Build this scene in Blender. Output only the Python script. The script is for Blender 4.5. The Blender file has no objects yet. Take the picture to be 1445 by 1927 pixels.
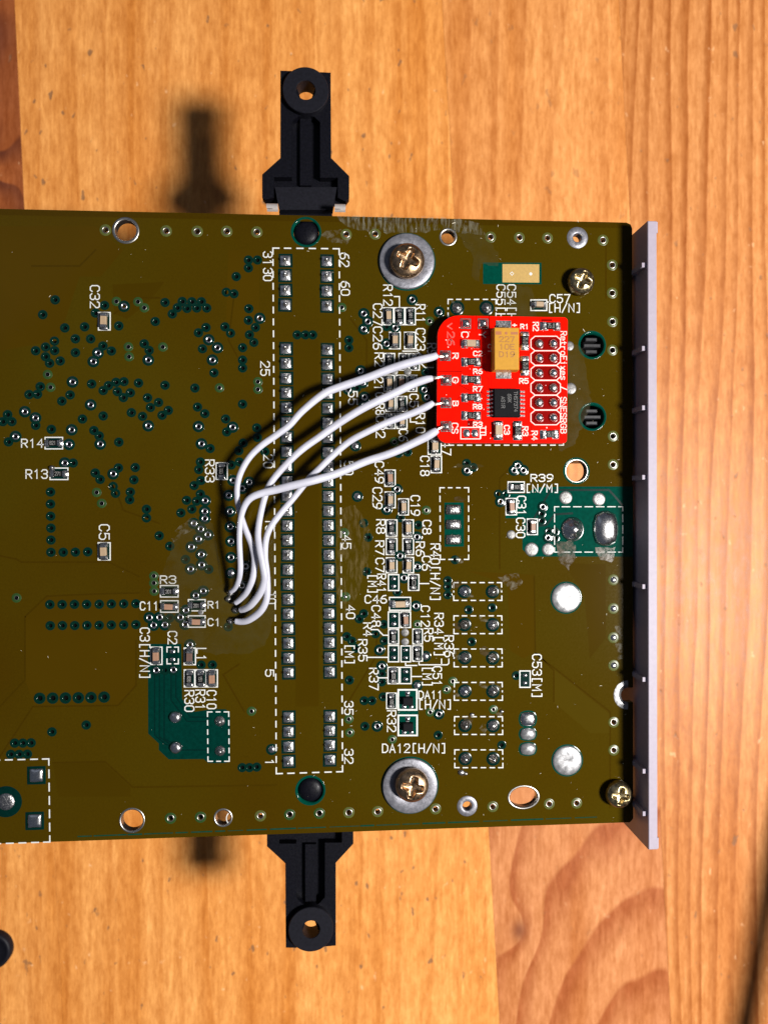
import bpy, bmesh, math, random
from mathutils import Matrix, Vector
from mathutils.geometry import delaunay_2d_cdt

random.seed(7)
U = 0.001                      # all numbers below are millimetres
SC = bpy.context.scene
COL = SC.collection
R = math.radians

# ------------------------------------------------------------------ camera
CAM_H = 131.0                  # lens height above the circuit board
TILT = Matrix.Rotation(-0.00432, 3, 'Z') @ Matrix.Rotation(-0.06982, 3, 'Y') @ Matrix.Rotation(-0.00770, 3, 'X')
cam_d = bpy.data.cameras.new('camera')
cam = bpy.data.objects.new('camera', cam_d)
COL.objects.link(cam)
cam_d.sensor_fit = 'HORIZONTAL'
cam_d.sensor_width = 36.0
cam_d.lens = 36.0 * 1447 / 1445
cam_d.clip_start = 0.005
cam_d.clip_end = 10
cam_d.dof.use_dof = True
cam_d.dof.focus_distance = 0.130
cam_d.dof.aperture_fstop = 26
cam.matrix_world = Matrix.Translation((0, 0, CAM_H * U)) @ TILT.to_4x4()
SC.camera = cam

# ------------------------------------------------------------------ light
world = bpy.data.worlds.new('World')
SC.world = world
world.use_nodes = True
wb = world.node_tree.nodes['Background']
wb.inputs[0].default_value = (0.62, 0.73, 1.0, 1)
wb.inputs[1].default_value = 0.095
lamp_d = bpy.data.lights.new('desk_lamp', 'POINT')
lamp_d.energy = 20
lamp_d.shadow_soft_size = 0.044
lamp_d.color = (1.0, 0.965, 0.93)
lamp = bpy.data.objects.new('desk_lamp', lamp_d)
lamp.location = (0.278, -0.061, 0.378)
COL.objects.link(lamp)
win_d = bpy.data.lights.new('window_light', 'AREA')
win_d.shape = 'RECTANGLE'
win_d.size = 0.5
win_d.size_y = 0.7
win_d.energy = 0.2
win_d.color = (0.72, 0.80, 1.0)
win = bpy.data.objects.new('window_light', win_d)
win.location = (-0.45, 0.50, 0.62)
win.rotation_euler = (Vector((0, 0, 0)) - win.location).to_track_quat('-Z', 'Y').to_euler()
COL.objects.link(win)
SC.view_settings.view_transform = 'Standard'
SC.view_settings.look = 'None'
SC.view_settings.exposure = 0.0
SC.view_settings.gamma = 1.0
SC.view_settings.use_curve_mapping = False
SC.cycles.max_bounces = 6

# ------------------------------------------------------------------ survey
TABLE_Z = -42.0


def at(x, y, z=0.0):
    """survey point (photo measure) -> millimetres on the level plane z"""
    d = TILT @ Vector(((x - 722.5) / 1447.0, -(y - 963.5) / 1447.0, -1.0))
    k = (CAM_H - z) / -d.z
    return Vector((d.x * k, d.y * k, z))


MM = 0.0905                    # mean millimetres per survey unit on the board

# ------------------------------------------------------------------ nodes
MATS = {}


def newmat(name):
    m = bpy.data.materials.new(name)
    m.use_nodes = True
    MATS[name] = m
    return m, m.node_tree.nodes, m.node_tree.links, m.node_tree.nodes['Principled BSDF']


def math_node(nt, op, a, b=None, c=None, clamp=False):
    n = nt.nodes.new('ShaderNodeMath')
    n.operation = op
    n.use_clamp = clamp
    for i, v in enumerate((a, b, c)):
        if v is None:
            continue
        if isinstance(v, (int, float)):
            n.inputs[i].default_value = v
        else:
            nt.links.new(v, n.inputs[i])
    return n.outputs[0]


def coords(nt, scale=(1000, 1000, 1000), kind='Object', rot=0.0):
    tc = nt.nodes.new('ShaderNodeTexCoord')
    mp = nt.nodes.new('ShaderNodeMapping')
    mp.inputs['Scale'].default_value = scale
    mp.inputs['Rotation'].default_value = (0, 0, rot)
    nt.links.new(tc.outputs[kind], mp.inputs[0])
    return mp.outputs[0]


def noise(nt, vec, scale, detail=3, rough=0.55, dist=0.0):
    n = nt.nodes.new('ShaderNodeTexNoise')
    n.inputs['Scale'].default_value = scale
    n.inputs['Detail'].default_value = detail
    n.inputs['Roughness'].default_value = rough
    n.inputs['Distortion'].default_value = dist
    if vec is not None:
        nt.links.new(vec, n.inputs['Vector'])
    return n.outputs['Fac']


def ramp(nt, fac, stops):
    r = nt.nodes.new('ShaderNodeValToRGB')
    e = r.color_ramp.elements
    while len(e) < len(stops):
        e.new(0.5)
    for i, (p, c) in enumerate(stops):
        e[i].position = p
        e[i].color = (c[0], c[1], c[2], 1) if not isinstance(c, (int, float)) else (c, c, c, 1)
    nt.links.new(fac, r.inputs[0])
    return r.outputs[0]


def mix(nt, fac, a, b, mode='MIX'):
    n = nt.nodes.new('ShaderNodeMix')
    n.data_type = 'RGBA'
    n.blend_type = mode
    for i, v in ((0, fac), (6, a), (7, b)):
        if isinstance(v, (int, float)):
            n.inputs[i].default_value = v
        elif isinstance(v, tuple):
            n.inputs[i].default_value = (v[0], v[1], v[2], 1)
        else:
            nt.links.new(v, n.inputs[i])
    return n.outputs[2]


def bump(nt, height, strength, dist_mm, bsdf):
    b = nt.nodes.new('ShaderNodeBump')
    b.inputs['Strength'].default_value = strength
    b.inputs['Distance'].default_value = dist_mm * U
    nt.links.new(height, b.inputs['Height'])
    nt.links.new(b.outputs[0], bsdf.inputs['Normal'])


def plain(name, col, rough=0.5, metal=0.0, spec=0.5, nscale=2.0, var=0.15, bmp=0.0, bscale=6.0, bdist=0.05, coat=0.0, rvar=0.0):
    """base colour with small real variation, optional fine relief"""
    m, N, L, b = newmat(name)
    nt = m.node_tree
    v = coords(nt)
    f = noise(nt, v, nscale, 4)
    d = tuple(c * (1 - var) for c in col)
    l = tuple(min(1, c * (1 + var)) for c in col)
    L.new(ramp(nt, f, [(0.3, d), (0.7, l)]), b.inputs['Base Color'])
    b.inputs['Roughness'].default_value = rough
    if rvar:
        f2 = noise(nt, v, nscale * 1.7, 5)
        L.new(ramp(nt, f2, [(0.3, max(0.03, rough - rvar)), (0.7, min(1, rough + rvar))]), b.inputs['Roughness'])
    b.inputs['Metallic'].default_value = metal
    b.inputs['Specular IOR Level'].default_value = spec
    b.inputs['Coat Weight'].default_value = coat
    b.inputs['Coat Roughness'].default_value = 0.12
    if bmp:
        bump(nt, noise(nt, v, bscale, 3), bmp, bdist, b)
    return m


OLIVE = (0.0425, 0.0255, 0.0004)
OLIVE2 = (0.0435, 0.0300, 0.0010)


def board_material():
    m, N, L, b = newmat('mask_over_copper')
    nt = m.node_tree
    v = coords(nt)
    big = noise(nt, v, 0.022, 3)
    fine = noise(nt, v, 3.2, 5, 0.7)
    c1 = ramp(nt, big, [(0.30, (0.0405, 0.0215, 0.0002)), (0.5, OLIVE), (0.72, OLIVE2)])
    c2 = ramp(nt, fine, [(0.25, 0.86), (0.75, 1.12)])
    col = mix(nt, 1.0, c1, c2, 'MULTIPLY')
    # hairline scratches
    vs = coords(nt, (300, 2200, 1), rot=0.6)
    sc = noise(nt, vs, 0.8, 2)
    L.new(col, b.inputs['Base Color'])
    L.new(ramp(nt, fine, [(0.3, 0.08), (0.75, 0.13)]), b.inputs['Roughness'])
    b.inputs['Specular IOR Level'].default_value = 0.10
    h = math_node(nt, 'ADD', math_node(nt, 'MULTIPLY', fine, 0.5), math_node(nt, 'MULTIPLY', sc, 0.6))
    bump(nt, h, 0.05, 0.05, b)
    return m


board_material()
plain('mask_over_copper_alt', (0.0355, 0.0195, 0.0002), 0.10, spec=0.10, nscale=3.0, var=0.10, bmp=0.04, bscale=3)
plain('pour_warm', (0.0445, 0.0245, 0.0003), 0.10, spec=0.10, nscale=0.05, var=0.06)
plain('pour_dark', (0.0385, 0.0220, 0.0002), 0.10, spec=0.10, nscale=0.05, var=0.06)
plain('pour_pale', (0.0445, 0.0285, 0.0010), 0.10, spec=0.10, nscale=0.05, var=0.06)
plain('teal_mask', (0.0004, 0.038, 0.025), 0.09, spec=0.10, nscale=1.5, var=0.2, bmp=0.06, bscale=3)
plain('teal_deep', (0.0003, 0.0215, 0.0155), 0.10, spec=0.10, nscale=1.5, var=0.2, bmp=0.04, bscale=3)
plain('teal_dark', (0.0003, 0.013, 0.010), 0.18, spec=0.2, nscale=2, var=0.2)
plain('via_green', (0.0004, 0.0150, 0.0095), 0.14, spec=0.35, nscale=3, var=0.25, bmp=0.12, bscale=3)
plain('via_light', (0.020, 0.050, 0.012), 0.3, spec=0.2, nscale=3, var=0.2)
plain('via_edge', (0.065, 0.075, 0.018), 0.3, spec=0.2, nscale=3, var=0.2)
plain('hole_shade', (0.0012, 0.0012, 0.0012), 0.7, spec=0.05)  # near-black colour paints in the shade deep inside the via holes
plain('solder', (0.62, 0.61, 0.60), 0.24, 1.0, nscale=3.0, var=0.12, bmp=0.25, bscale=1.6, bdist=0.10, rvar=0.08)
plain('solder_fillet', (0.58, 0.57, 0.55), 0.26, 1.0, nscale=3.0, var=0.2, bmp=0.8, bscale=2.2, bdist=0.10, rvar=0.1)
plain('pad_tin', (0.16, 0.157, 0.152), 0.42, 0.55, nscale=1.6, var=0.3, bmp=0.4, bscale=3.0, bdist=0.08, rvar=0.12)
plain('solder_pin', (0.66, 0.65, 0.64), 0.34, 1.0, nscale=3.0, var=0.10, bmp=0.12, bscale=1.6, bdist=0.10, rvar=0.08)
plain('solder_dull', (0.36, 0.35, 0.34), 0.36, 1.0, nscale=3.0, var=0.25, bmp=0.7, bscale=3.0, bdist=0.15, rvar=0.14)
plain('solder_flat', (0.31, 0.31, 0.315), 0.32, 0.65, nscale=1.0, var=0.22, bmp=0.3, bscale=0.6, bdist=0.15, rvar=0.12)
plain('plating', (0.44, 0.42, 0.39), 0.35, 1.0, nscale=3, var=0.12, bmp=0.2, bscale=5)
plain('zinc', (0.21, 0.21, 0.235), 0.42, 0.6, nscale=1.1, var=0.22, bmp=0.35, bscale=4.0, bdist=0.06, rvar=0.14)
plain('brass_zinc', (0.36, 0.29, 0.16), 0.33, 1.0, nscale=1.2, var=0.35, bmp=0.25, bscale=5, bdist=0.05, rvar=0.12)
plain('bronze_zinc', (0.38, 0.25, 0.145), 0.34, 1.0, nscale=1.0, var=0.35, bmp=0.25, bscale=5, bdist=0.05, rvar=0.12)
plain('silkscreen', (0.53, 0.535, 0.51), 0.6, nscale=6, var=0.12, bmp=0.15, bscale=8)
plain('silkscreen_faint', (0.44, 0.47, 0.42), 0.6, nscale=6, var=0.3)
plain('ceramic_tan', (0.32, 0.225, 0.135), 0.5, nscale=2, var=0.12)
plain('ceramic_brown', (0.26, 0.14, 0.085), 0.5, nscale=2, var=0.15)
plain('ceramic_dark', (0.10, 0.055, 0.04), 0.5, nscale=2, var=0.15)
plain('resistor_black', (0.006, 0.006, 0.006), 0.3, spec=0.25, nscale=2, var=0.2)
plain('chip_black', (0.007, 0.007, 0.008), 0.7, spec=0.06, nscale=6, var=0.3, bmp=0.3, bscale=12)
plain('mark_grey', (0.20, 0.195, 0.18), 0.6)
plain('mark_faint', (0.085, 0.085, 0.082), 0.5)
plain('bare_fr4', (0.36, 0.225, 0.055), 0.55, nscale=2, var=0.1)
plain('fr4_edge', (0.16, 0.13, 0.035), 0.7, nscale=2, var=0.2)
plain('red_mask', (0.80, 0.0040, 0.0003), 0.18, spec=0.12, nscale=0.9, var=0.16, bmp=0.05, bscale=3)
plain('red_gap_and_shade', (0.17, 0.001, 0.0003), 0.2, spec=0.12, nscale=1.2, var=0.12)  # etched gaps, and the shade and dark solder painted round the pads
plain('red_edge', (0.30, 0.020, 0.012), 0.65, nscale=2, var=0.2)
plain('red_silk', (0.86, 0.55, 0.50), 0.6, nscale=6, var=0.15)
plain('red_etched', (0.42, 0.05, 0.035), 0.5, nscale=6, var=0.2)
plain('tantalum', (0.42, 0.205, 0.018), 0.48, spec=0.2, nscale=2, var=0.06, bmp=0.08, bscale=5)
plain('tantalum_mark', (0.27, 0.105, 0.010), 0.5, nscale=4, var=0.12)
plain('tantalum_bar', (0.30, 0.095, 0.025), 0.5, nscale=4, var=0.12)
plain('wire_white', (0.425, 0.425, 0.49), 0.42, nscale=0.3, var=0.10, bmp=0.04, bscale=1.5, bdist=0.05)
plain('copper_strand', (0.75, 0.66, 0.58), 0.3, 1.0, nscale=4, var=0.2, bmp=0.4, bscale=6)
plain('plate_grey', (0.30, 0.262, 0.315), 0.5, spec=0.3, nscale=1.2, var=0.05, bmp=0.10, bscale=4)
plain('black_plastic', (0.0030, 0.0030, 0.0052), 0.42, spec=0.13, nscale=2, var=0.3, bmp=0.35, bscale=5, bdist=0.05, rvar=0.12)
plain('black_plastic_matte', (0.0062, 0.0062, 0.0095), 0.5, spec=0.15, nscale=2, var=0.3, bmp=0.4, bscale=7, bdist=0.05)
plain('grey_plastic', (0.022, 0.022, 0.024), 0.45, spec=0.25, nscale=2, var=0.3)
plain('spring_steel', (0.55, 0.50, 0.47), 0.3, 0.5, nscale=2, var=0.1)
plain('dust', (0.62, 0.56, 0.42), 0.7)


def stain_material(name, col, amount, scale, rough, lo=0.40, hi=0.66, stretch=(1000, 1000, 1000), rot=0.0):
    """residue film: patchy cover over the mask"""
    m, N, L, b = newmat(name)
    nt = m.node_tree
    v = coords(nt, stretch, rot=rot)
    f = noise(nt, v, scale, 5, 0.65, 0.4)
    a = ramp(nt, f, [(lo, 0.0), (hi, amount)])
    L.new(a, b.inputs['Alpha'])
    b.inputs['Base Color'].default_value = (col[0], col[1], col[2], 1)
    b.inputs['Roughness'].default_value = rough
    bump(nt, f, 0.22, 0.08, b)
    return m


stain_material('flux_film', (0.085, 0.070, 0.022), 0.28, 0.30, 0.25, 0.26, 0.72)
stain_material('flux_white', (0.26, 0.25, 0.19), 0.42, 0.75, 0.45, 0.46, 0.78)
stain_material('scrape_white', (0.24, 0.23, 0.17), 0.62, 0.9, 0.35, 0.46, 0.74, (2400, 420, 1000), 0.25)
stain_material('flux_gloss', (0.060, 0.036, 0.010), 0.65, 0.8, 0.22, 0.36, 0.6)
stain_material('rub_gold', (0.17, 0.12, 0.035), 0.48, 0.9, 0.3, 0.46, 0.72, (1600, 420, 1000))


def wood_material(name, light, mid, dark, period, contrast, wob=5.0, arch=None, knots=(), seed=0.0, rough=0.42, fleck=0.5):
    """pine: early/late wood rings across u, fibres along v, optional flat-sawn arch and knots"""
    m, N, L, b = newmat(name)
    nt = m.node_tree
    tc = nt.nodes.new('ShaderNodeTexCoord')
    mp = nt.nodes.new('ShaderNodeMapping')
    mp.inputs['Scale'].default_value = (1000, 1000, 1000)
    mp.inputs['Location'].default_value = (seed * 137, seed * 91, seed * 11)
    nt.links.new(tc.outputs['Object'], mp.inputs[0])
    raw = nt.nodes.new('ShaderNodeMapping')
    raw.inputs['Scale'].default_value = (1000, 1000, 1000)
    nt.links.new(tc.outputs['Object'], raw.inputs[0])
    sep = nt.nodes.new('ShaderNodeSeparateXYZ')
    nt.links.new(raw.outputs[0], sep.inputs[0])
    u, v = sep.outputs[0], sep.outputs[1]

    def stretched(sx, sy):
        s = nt.nodes.new('ShaderNodeMapping')
        s.inputs['Scale'].default_value = (sx, sy, 1)
        nt.links.new(mp.outputs[0], s.inputs[0])
        return s.outputs[0]
    low = noise(nt, stretched(0.03, 0.0035), 1.0, 1)
    low2 = noise(nt, stretched(0.09, 0.010), 1.0, 1)
    d = math_node(nt, 'ADD', math_node(nt, 'MULTIPLY', math_node(nt, 'SUBTRACT', low, 0.5), wob * 4),
                  math_node(nt, 'MULTIPLY', math_node(nt, 'SUBTRACT', low2, 0.5), wob))
    if arch:
        u0, v0, k = arch
        du = math_node(nt, 'SUBTRACT', u, u0)
        dv = math_node(nt, 'MULTIPLY', math_node(nt, 'SUBTRACT', v, v0), k)
        base = math_node(nt, 'SQRT', math_node(nt, 'ADD', math_node(nt, 'MULTIPLY', du, du), math_node(nt, 'MULTIPLY', dv, dv)))
    else:
        base = u
    phase = math_node(nt, 'ADD', base, d)
    kmask = None
    for (kx, ky, kr) in knots:
        du = math_node(nt, 'SUBTRACT', u, kx)
        dv = math_node(nt, 'MULTIPLY', math_node(nt, 'SUBTRACT', v, ky), 0.75)
        dd = math_node(nt, 'ADD', math_node(nt, 'MULTIPLY', du, du), math_node(nt, 'MULTIPLY', dv, dv))
        g = math_node(nt, 'POWER', 2.718, math_node(nt, 'MULTIPLY', dd, -1.0 / (kr * kr * 3)))
        phase = math_node(nt, 'ADD', phase, math_node(nt, 'MULTIPLY', g, kr * 2.2))
        core = math_node(nt, 'POWER', 2.718, math_node(nt, 'MULTIPLY', dd, -1.0 / (kr * kr * 0.35)))
        kmask = core if kmask is None else math_node(nt, 'MAXIMUM', kmask, core)
    ph = math_node(nt, 'FRACT', math_node(nt, 'DIVIDE', phase, period))
    # slow rise to late wood, quick fall
    ring = ramp(nt, ph, [(0.0, 0.05), (0.45, 0.12), (0.86, 0.95), (0.94, 1.0), (1.0, 0.05)])
    vary = noise(nt, stretched(0.16, 0.008), 1.0, 2)
    ringv = math_node(nt, 'MULTIPLY', ring, math_node(nt, 'MULTIPLY', vary, contrast * 2.0), clamp=True)
    fib = noise(nt, stretched(1.3, 0.12), 1.0, 5, 0.70)
    blot = noise(nt, stretched(0.06, 0.03), 1.0, 4, 0.6)
    mott = noise(nt, stretched(0.75, 0.22), 1.0, 6, 0.75)
    streak = noise(nt, stretched(0.11, 0.0045), 1.0, 3, 0.6)
    c = ramp(nt, blot, [(0.25, mid), (0.65, light)])
    c = mix(nt, 1.0, c, ramp(nt, streak, [(0.30, (0.82, 0.70, 0.52)), (0.5, (1.0, 1.0, 1.0)), (0.72, (1.05, 1.10, 1.18))]), 'MULTIPLY')
    c = mix(nt, ringv, c, dark)
    c = mix(nt, 1.0, c, ramp(nt, fib, [(0.30, (0.82, 0.75, 0.64)), (0.70, (1.09, 1.15, 1.24))]), 'MULTIPLY')
    c = mix(nt, 1.0, c, ramp(nt, mott, [(0.32, (0.74, 0.66, 0.55)), (0.68, (1.10, 1.18, 1.26))]), 'MULTIPLY')
    # dents and grime flecks
    fl = noise(nt, stretched(0.5, 0.28), 1.0, 2, 0.5)
    fm = ramp(nt, fl, [(0.685, 0.0), (0.74, fleck)])
    c = mix(nt, fm, c, (0.16, 0.085, 0.045))
    fl2 = noise(nt, stretched(0.33, 0.21), 1.9, 2, 0.5)
    fm2 = ramp(nt, fl2, [(0.715, 0.0), (0.77, fleck * 0.6)])
    c = mix(nt, fm2, c, (0.82, 0.50, 0.26))
    if kmask is not None:
        c = mix(nt, math_node(nt, 'MULTIPLY', kmask, 0.85), c, (0.16, 0.045, 0.020))
    L.new(c, b.inputs['Base Color'])
    L.new(ramp(nt, mott, [(0.3, rough - 0.08), (0.7, rough + 0.10)]), b.inputs['Roughness'])
    b.inputs['Specular IOR Level'].default_value = 0.16
    h = math_node(nt, 'ADD', math_node(nt, 'MULTIPLY', fib, 0.5), math_node(nt, 'MULTIPLY', mott, 0.9))
    h = math_node(nt, 'SUBTRACT', h, math_node(nt, 'MULTIPLY', fm, 1.0))
    bump(nt, h, 0.30, 0.20, b)
    return m


# ------------------------------------------------------------------ mesh kit
class MB:
    def __init__(self):
        self.v, self.f, self.m, self.s = [], [], [], []

    def add(self, vs, fs, mi=0, smooth=False):
        o = len(self.v)
        self.v += [tuple(p) for p in vs]
        self.f += [tuple(i + o for i in f) for f in fs]
        self.m += [mi] * len(fs)
        self.s += [smooth] * len(fs)

    def box(self, c, s, mi=0, b=0.0):
        """box centre c, size s, with chamfered upper edges b"""
        x, y, z = c
        a, d, h = s[0] / 2, s[1] / 2, s[2] / 2
        if b <= 0:
            vs = [(x + i * a, y + j * d, z + k * h) for k in (-1, 1) for j in (-1, 1) for i in (-1, 1)]
            self.add(vs, [(0, 2, 3, 1), (4, 5, 7, 6), (0, 1, 5, 4), (2, 6, 7, 3), (0, 4, 6, 2), (1, 3, 7, 5)], mi)
            return
        lv = [(a, d, -h), (a, d, h - b), (a - b, d - b, h)]
        vs = []
        for (p, q, r) in lv:
            vs += [(x - p, y - q, z + r), (x + p, y - q, z + r), (x + p, y + q, z + r), (x - p, y + q, z + r)]
        fs = [(3, 2, 1, 0), (8, 9, 10, 11)]
        for l in (0, 4):
            for i in range(4):
                j = (i + 1) % 4
                fs.append((l + i, l + j, l + 4 + j, l + 4 + i))
        self.add(vs, fs, mi)

    def lathe(self, prof, n=16, c=(0, 0), mi=0, smooth=True, sq=0.0, sx=1.0, sy=1.0):
        """profile [(r, z)] turned about z; sq > 0 squares the outline"""
        vs, fs = [], []
        for (r, z) in prof:
            for i in range(n):
                t = 2 * math.pi * (i + 0.5) / n
                cx, cy = math.cos(t), math.sin(t)
                k = 1.0
                if sq:
                    k = 1.0 / max(abs(cx), abs(cy)) * sq + (1 - sq)
                vs.append((c[0] + r * k * cx * sx, c[1] + r * k * cy * sy, z))
        for a in range(len(prof) - 1):
            for i in range(n):
                j = (i + 1) % n
                fs.append((a * n + i, a * n + j, (a + 1) * n + j, (a + 1) * n + i))
        if prof[-1][0] > 1e-6 and prof[-1][0] < 0.15 * prof[0][0] + 1e-9:
            fs.append(tuple((len(prof) - 1) * n + i for i in range(n)))
        self.add(vs, fs, mi, smooth)

    def prism(self, pts, z0, z1, mi=0, bev=0.0):
        """upright prism over polygon pts (counter-clockwise)"""
        n = len(pts)
        ar = sum(pts[i][0] * pts[(i + 1) % n][1] - pts[(i + 1) % n][0] * pts[i][1] for i in range(n))
        if ar < 0:
            pts = pts[::-1]
        vs = [(p[0], p[1], z0) for p in pts]
        if bev:
            vs += [(p[0], p[1], z1 - bev) for p in pts]
            ins = inset(pts, bev)
            vs += [(p[0], p[1], z1) for p in ins]
            lv = 3
        else:
            vs += [(p[0], p[1], z1) for p in pts]
            lv = 2
        fs = [tuple(range(n - 1, -1, -1)), tuple(range((lv - 1) * n, lv * n))]
        for l in range(lv - 1):
            for i in range(n):
                j = (i + 1) % n
                fs.append((l * n + i, l * n + j, (l + 1) * n + j, (l + 1) * n + i))
        self.add(vs, fs, mi)

    def holed(self, outer, holes, z0, z1, mi=0, wall=0):
        """prism with real holes; holes are point loops"""
        pts, edges = [], []
        loops = [outer] + holes
        for lp in loops:
            o = len(pts)
            pts += [Vector((p[0], p[1])) for p in lp]
            edges += [(o + i, o + (i + 1) % len(lp)) for i in range(len(lp))]
        vo, eo, fo, a, b_, c_ = delaunay_2d_cdt(pts, edges, [], 0, 1e-7)
        hc = []
        for h in holes:
            xs, ys = [p[0] for p in h], [p[1] for p in h]
            hc.append((min(xs), max(xs), min(ys), max(ys), h))

        def inside(p, lp):
            r = False
            n = len(lp)
            for i in range(n):
                x1, y1 = lp[i][0], lp[i][1]
                x2, y2 = lp[i - 1][0], lp[i - 1][1]
                if (y1 > p[1]) != (y2 > p[1]) and p[0] < (x2 - x1) * (p[1] - y1) / (y2 - y1) + x1:
                    r = not r
            return r
        tri = []
        for f in fo:
            cx = sum(vo[i][0] for i in f) / len(f)
            cy = sum(vo[i][1] for i in f) / len(f)
            if not inside((cx, cy), outer):
                continue
            if any(q[0] < cx < q[1] and q[2] < cy < q[3] and inside((cx, cy), q[4]) for q in hc):
                continue
            a2 = (vo[f[1]] - vo[f[0]]).cross(vo[f[2]] - vo[f[0]])
            tri.append(tuple(f) if a2 > 0 else tuple(reversed(f)))
        self.add([(p[0], p[1], z1) for p in vo], tri, mi)
        self.add([(p[0], p[1], z0) for p in vo], [tuple(reversed(t)) for t in tri], mi)
        for k, lp in enumerate(loops):
            n = len(lp)
            ar = sum(lp[i][0] * lp[(i + 1) % n][1] - lp[(i + 1) % n][0] * lp[i][1] for i in range(n))
            q = list(lp) if (ar > 0) == (k == 0) else list(lp)[::-1]
            vs = [(p[0], p[1], z0) for p in q] + [(p[0], p[1], z1) for p in q]
            self.add(vs, [(i, (i + 1) % n, n + (i + 1) % n, n + i) for i in range(n)], wall if k == 0 else wall)

    def ribbon(self, pts, w, z, closed=False, mi=0):
        """flat mitred stroke along pts"""
        n = len(pts)
        L_, R_ = [], []
        for i in range(n):
            p = Vector(pts[i][:2])
            a = Vector(pts[(i - 1) % n][:2]) if (closed or i > 0) else None
            b = Vector(pts[(i + 1) % n][:2]) if (closed or i < n - 1) else None
            d1 = (p - a).normalized() if a is not None and (p - a).length > 1e-9 else None
            d2 = (b - p).normalized() if b is not None and (b - p).length > 1e-9 else None
            if d1 is None and d2 is None:
                continue
            if d1 is None:
                t, k = d2, 1.0
                p = p - d2 * w * 0.5
            elif d2 is None:
                t, k = d1, 1.0
                p = p + d1 * w * 0.5
            else:
                t = (d1 + d2)
                t = t.normalized() if t.length > 1e-6 else d1
                k = min(1.8, 1.0 / max(0.3, t.dot(d1)))
            nrm = Vector((-t.y, t.x)) * (w * 0.5 * k)
            L_.append(p + nrm)
            R_.append(p - nrm)
        n = len(L_)
        vs = [(p.x, p.y, z) for p in L_] + [(p.x, p.y, z) for p in R_]
        rng = range(n) if closed else range(n - 1)
        self.add(vs, [(n + i, n + (i + 1) % n, (i + 1) % n, i) for i in rng], mi)

    def tube(self, path, radii, n=10, mi=0, caps=True, flat=1.0):
        vs, fs = [], []
        m = len(path)
        up = Vector((0, 0, 1))
        for i in range(m):
            p = Vector(path[i])
            t = (Vector(path[min(i + 1, m - 1)]) - Vector(path[max(i - 1, 0)])).normalized()
            s = t.cross(up)
            s = s.normalized() if s.length > 1e-4 else Vector((1, 0, 0))
            w = s.cross(t)
            r = radii[i] if isinstance(radii, (list, tuple)) else radii
            for k in range(n):
                a = 2 * math.pi * k / n
                vs.append(p + s * (r * math.cos(a)) + w * (r * flat * math.sin(a)))
        for i in range(m - 1):
            for k in range(n):
                j = (k + 1) % n
                fs.append((i * n + k, i * n + j, (i + 1) * n + j, (i + 1) * n + k))
        if caps:
            fs.append(tuple(range(n - 1, -1, -1)))
            fs.append(tuple((m - 1) * n + k for k in range(n)))
        self.add(vs, fs, mi, True)

    def mesh(self, name, mats):
        me = bpy.data.meshes.new(name)
        me.from_pydata([(a * U, b * U, c * U) for a, b, c in self.v], [], self.f)
        for k in (mats if isinstance(mats, (list, tuple)) else [mats]):
            me.materials.append(MATS[k])
        me.polygons.foreach_set('material_index', self.m)
        me.polygons.foreach_set('use_smooth', self.s)
        me.update()
        return me


def inset(pts, d):
    n = len(pts)
    out = []
    for i in range(n):
        p, a, b = Vector(pts[i][:2]), Vector(pts[i - 1][:2]), Vector(pts[(i + 1) % n][:2])
        d1, d2 = (p - a).normalized(), (b - p).normalized()
        t = (d1 + d2).normalized()
        k = 1.0 / max(0.4, t.dot(d1))
        out.append(p + Vector((-t.y, t.x)) * d * k)
    return out


def circle(c, r, n=16, sx=1.0, sy=1.0):
    return [(c[0] + r * sx * math.cos(2 * math.pi * i / n), c[1] + r * sy * math.sin(2 * math.pi * i / n)) for i in range(n)]


def obj(name, me, parent=None, loc=(0, 0, 0), rz=0.0):
    """link a mesh; loc is in millimetres in the world"""
    o = bpy.data.objects.new(name, me)
    COL.objects.link(o)
    l = Vector(loc) * U
    if parent is not None:
        o.parent = parent
        base = Vector((0, 0, 0))
        q = parent
        while q is not None:
            base += q.location
            q = q.parent
        l = l - base
    o.location = l
    o.rotation_euler = (0, 0, rz)
    return o


def built(name, mb, mats, parent=None, loc=None):
    """link a builder whose points are world millimetres, with its origin moved to loc"""
    if loc is None:
        loc = (0, 0, 0)
    b2 = MB()
    b2.v = [(a - loc[0], b - loc[1], c - loc[2]) for a, b, c in mb.v]
    b2.f, b2.m, b2.s = mb.f, mb.m, mb.s
    return obj(name, b2.mesh(name, mats), parent, loc)


def empty(name, loc, label, cat, group=None):
    e = bpy.data.objects.new(name, None)
    e.empty_display_size = 0.005
    COL.objects.link(e)
    e.location = Vector(loc) * U
    e['label'] = label
    e['category'] = cat
    if group:
        e['group'] = group
    return e


def tag(o, label, cat, group=None, kind=None):
    o['label'] = label
    o['category'] = cat
    if group:
        o['group'] = group
    if kind:
        o['kind'] = kind
    return o


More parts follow.
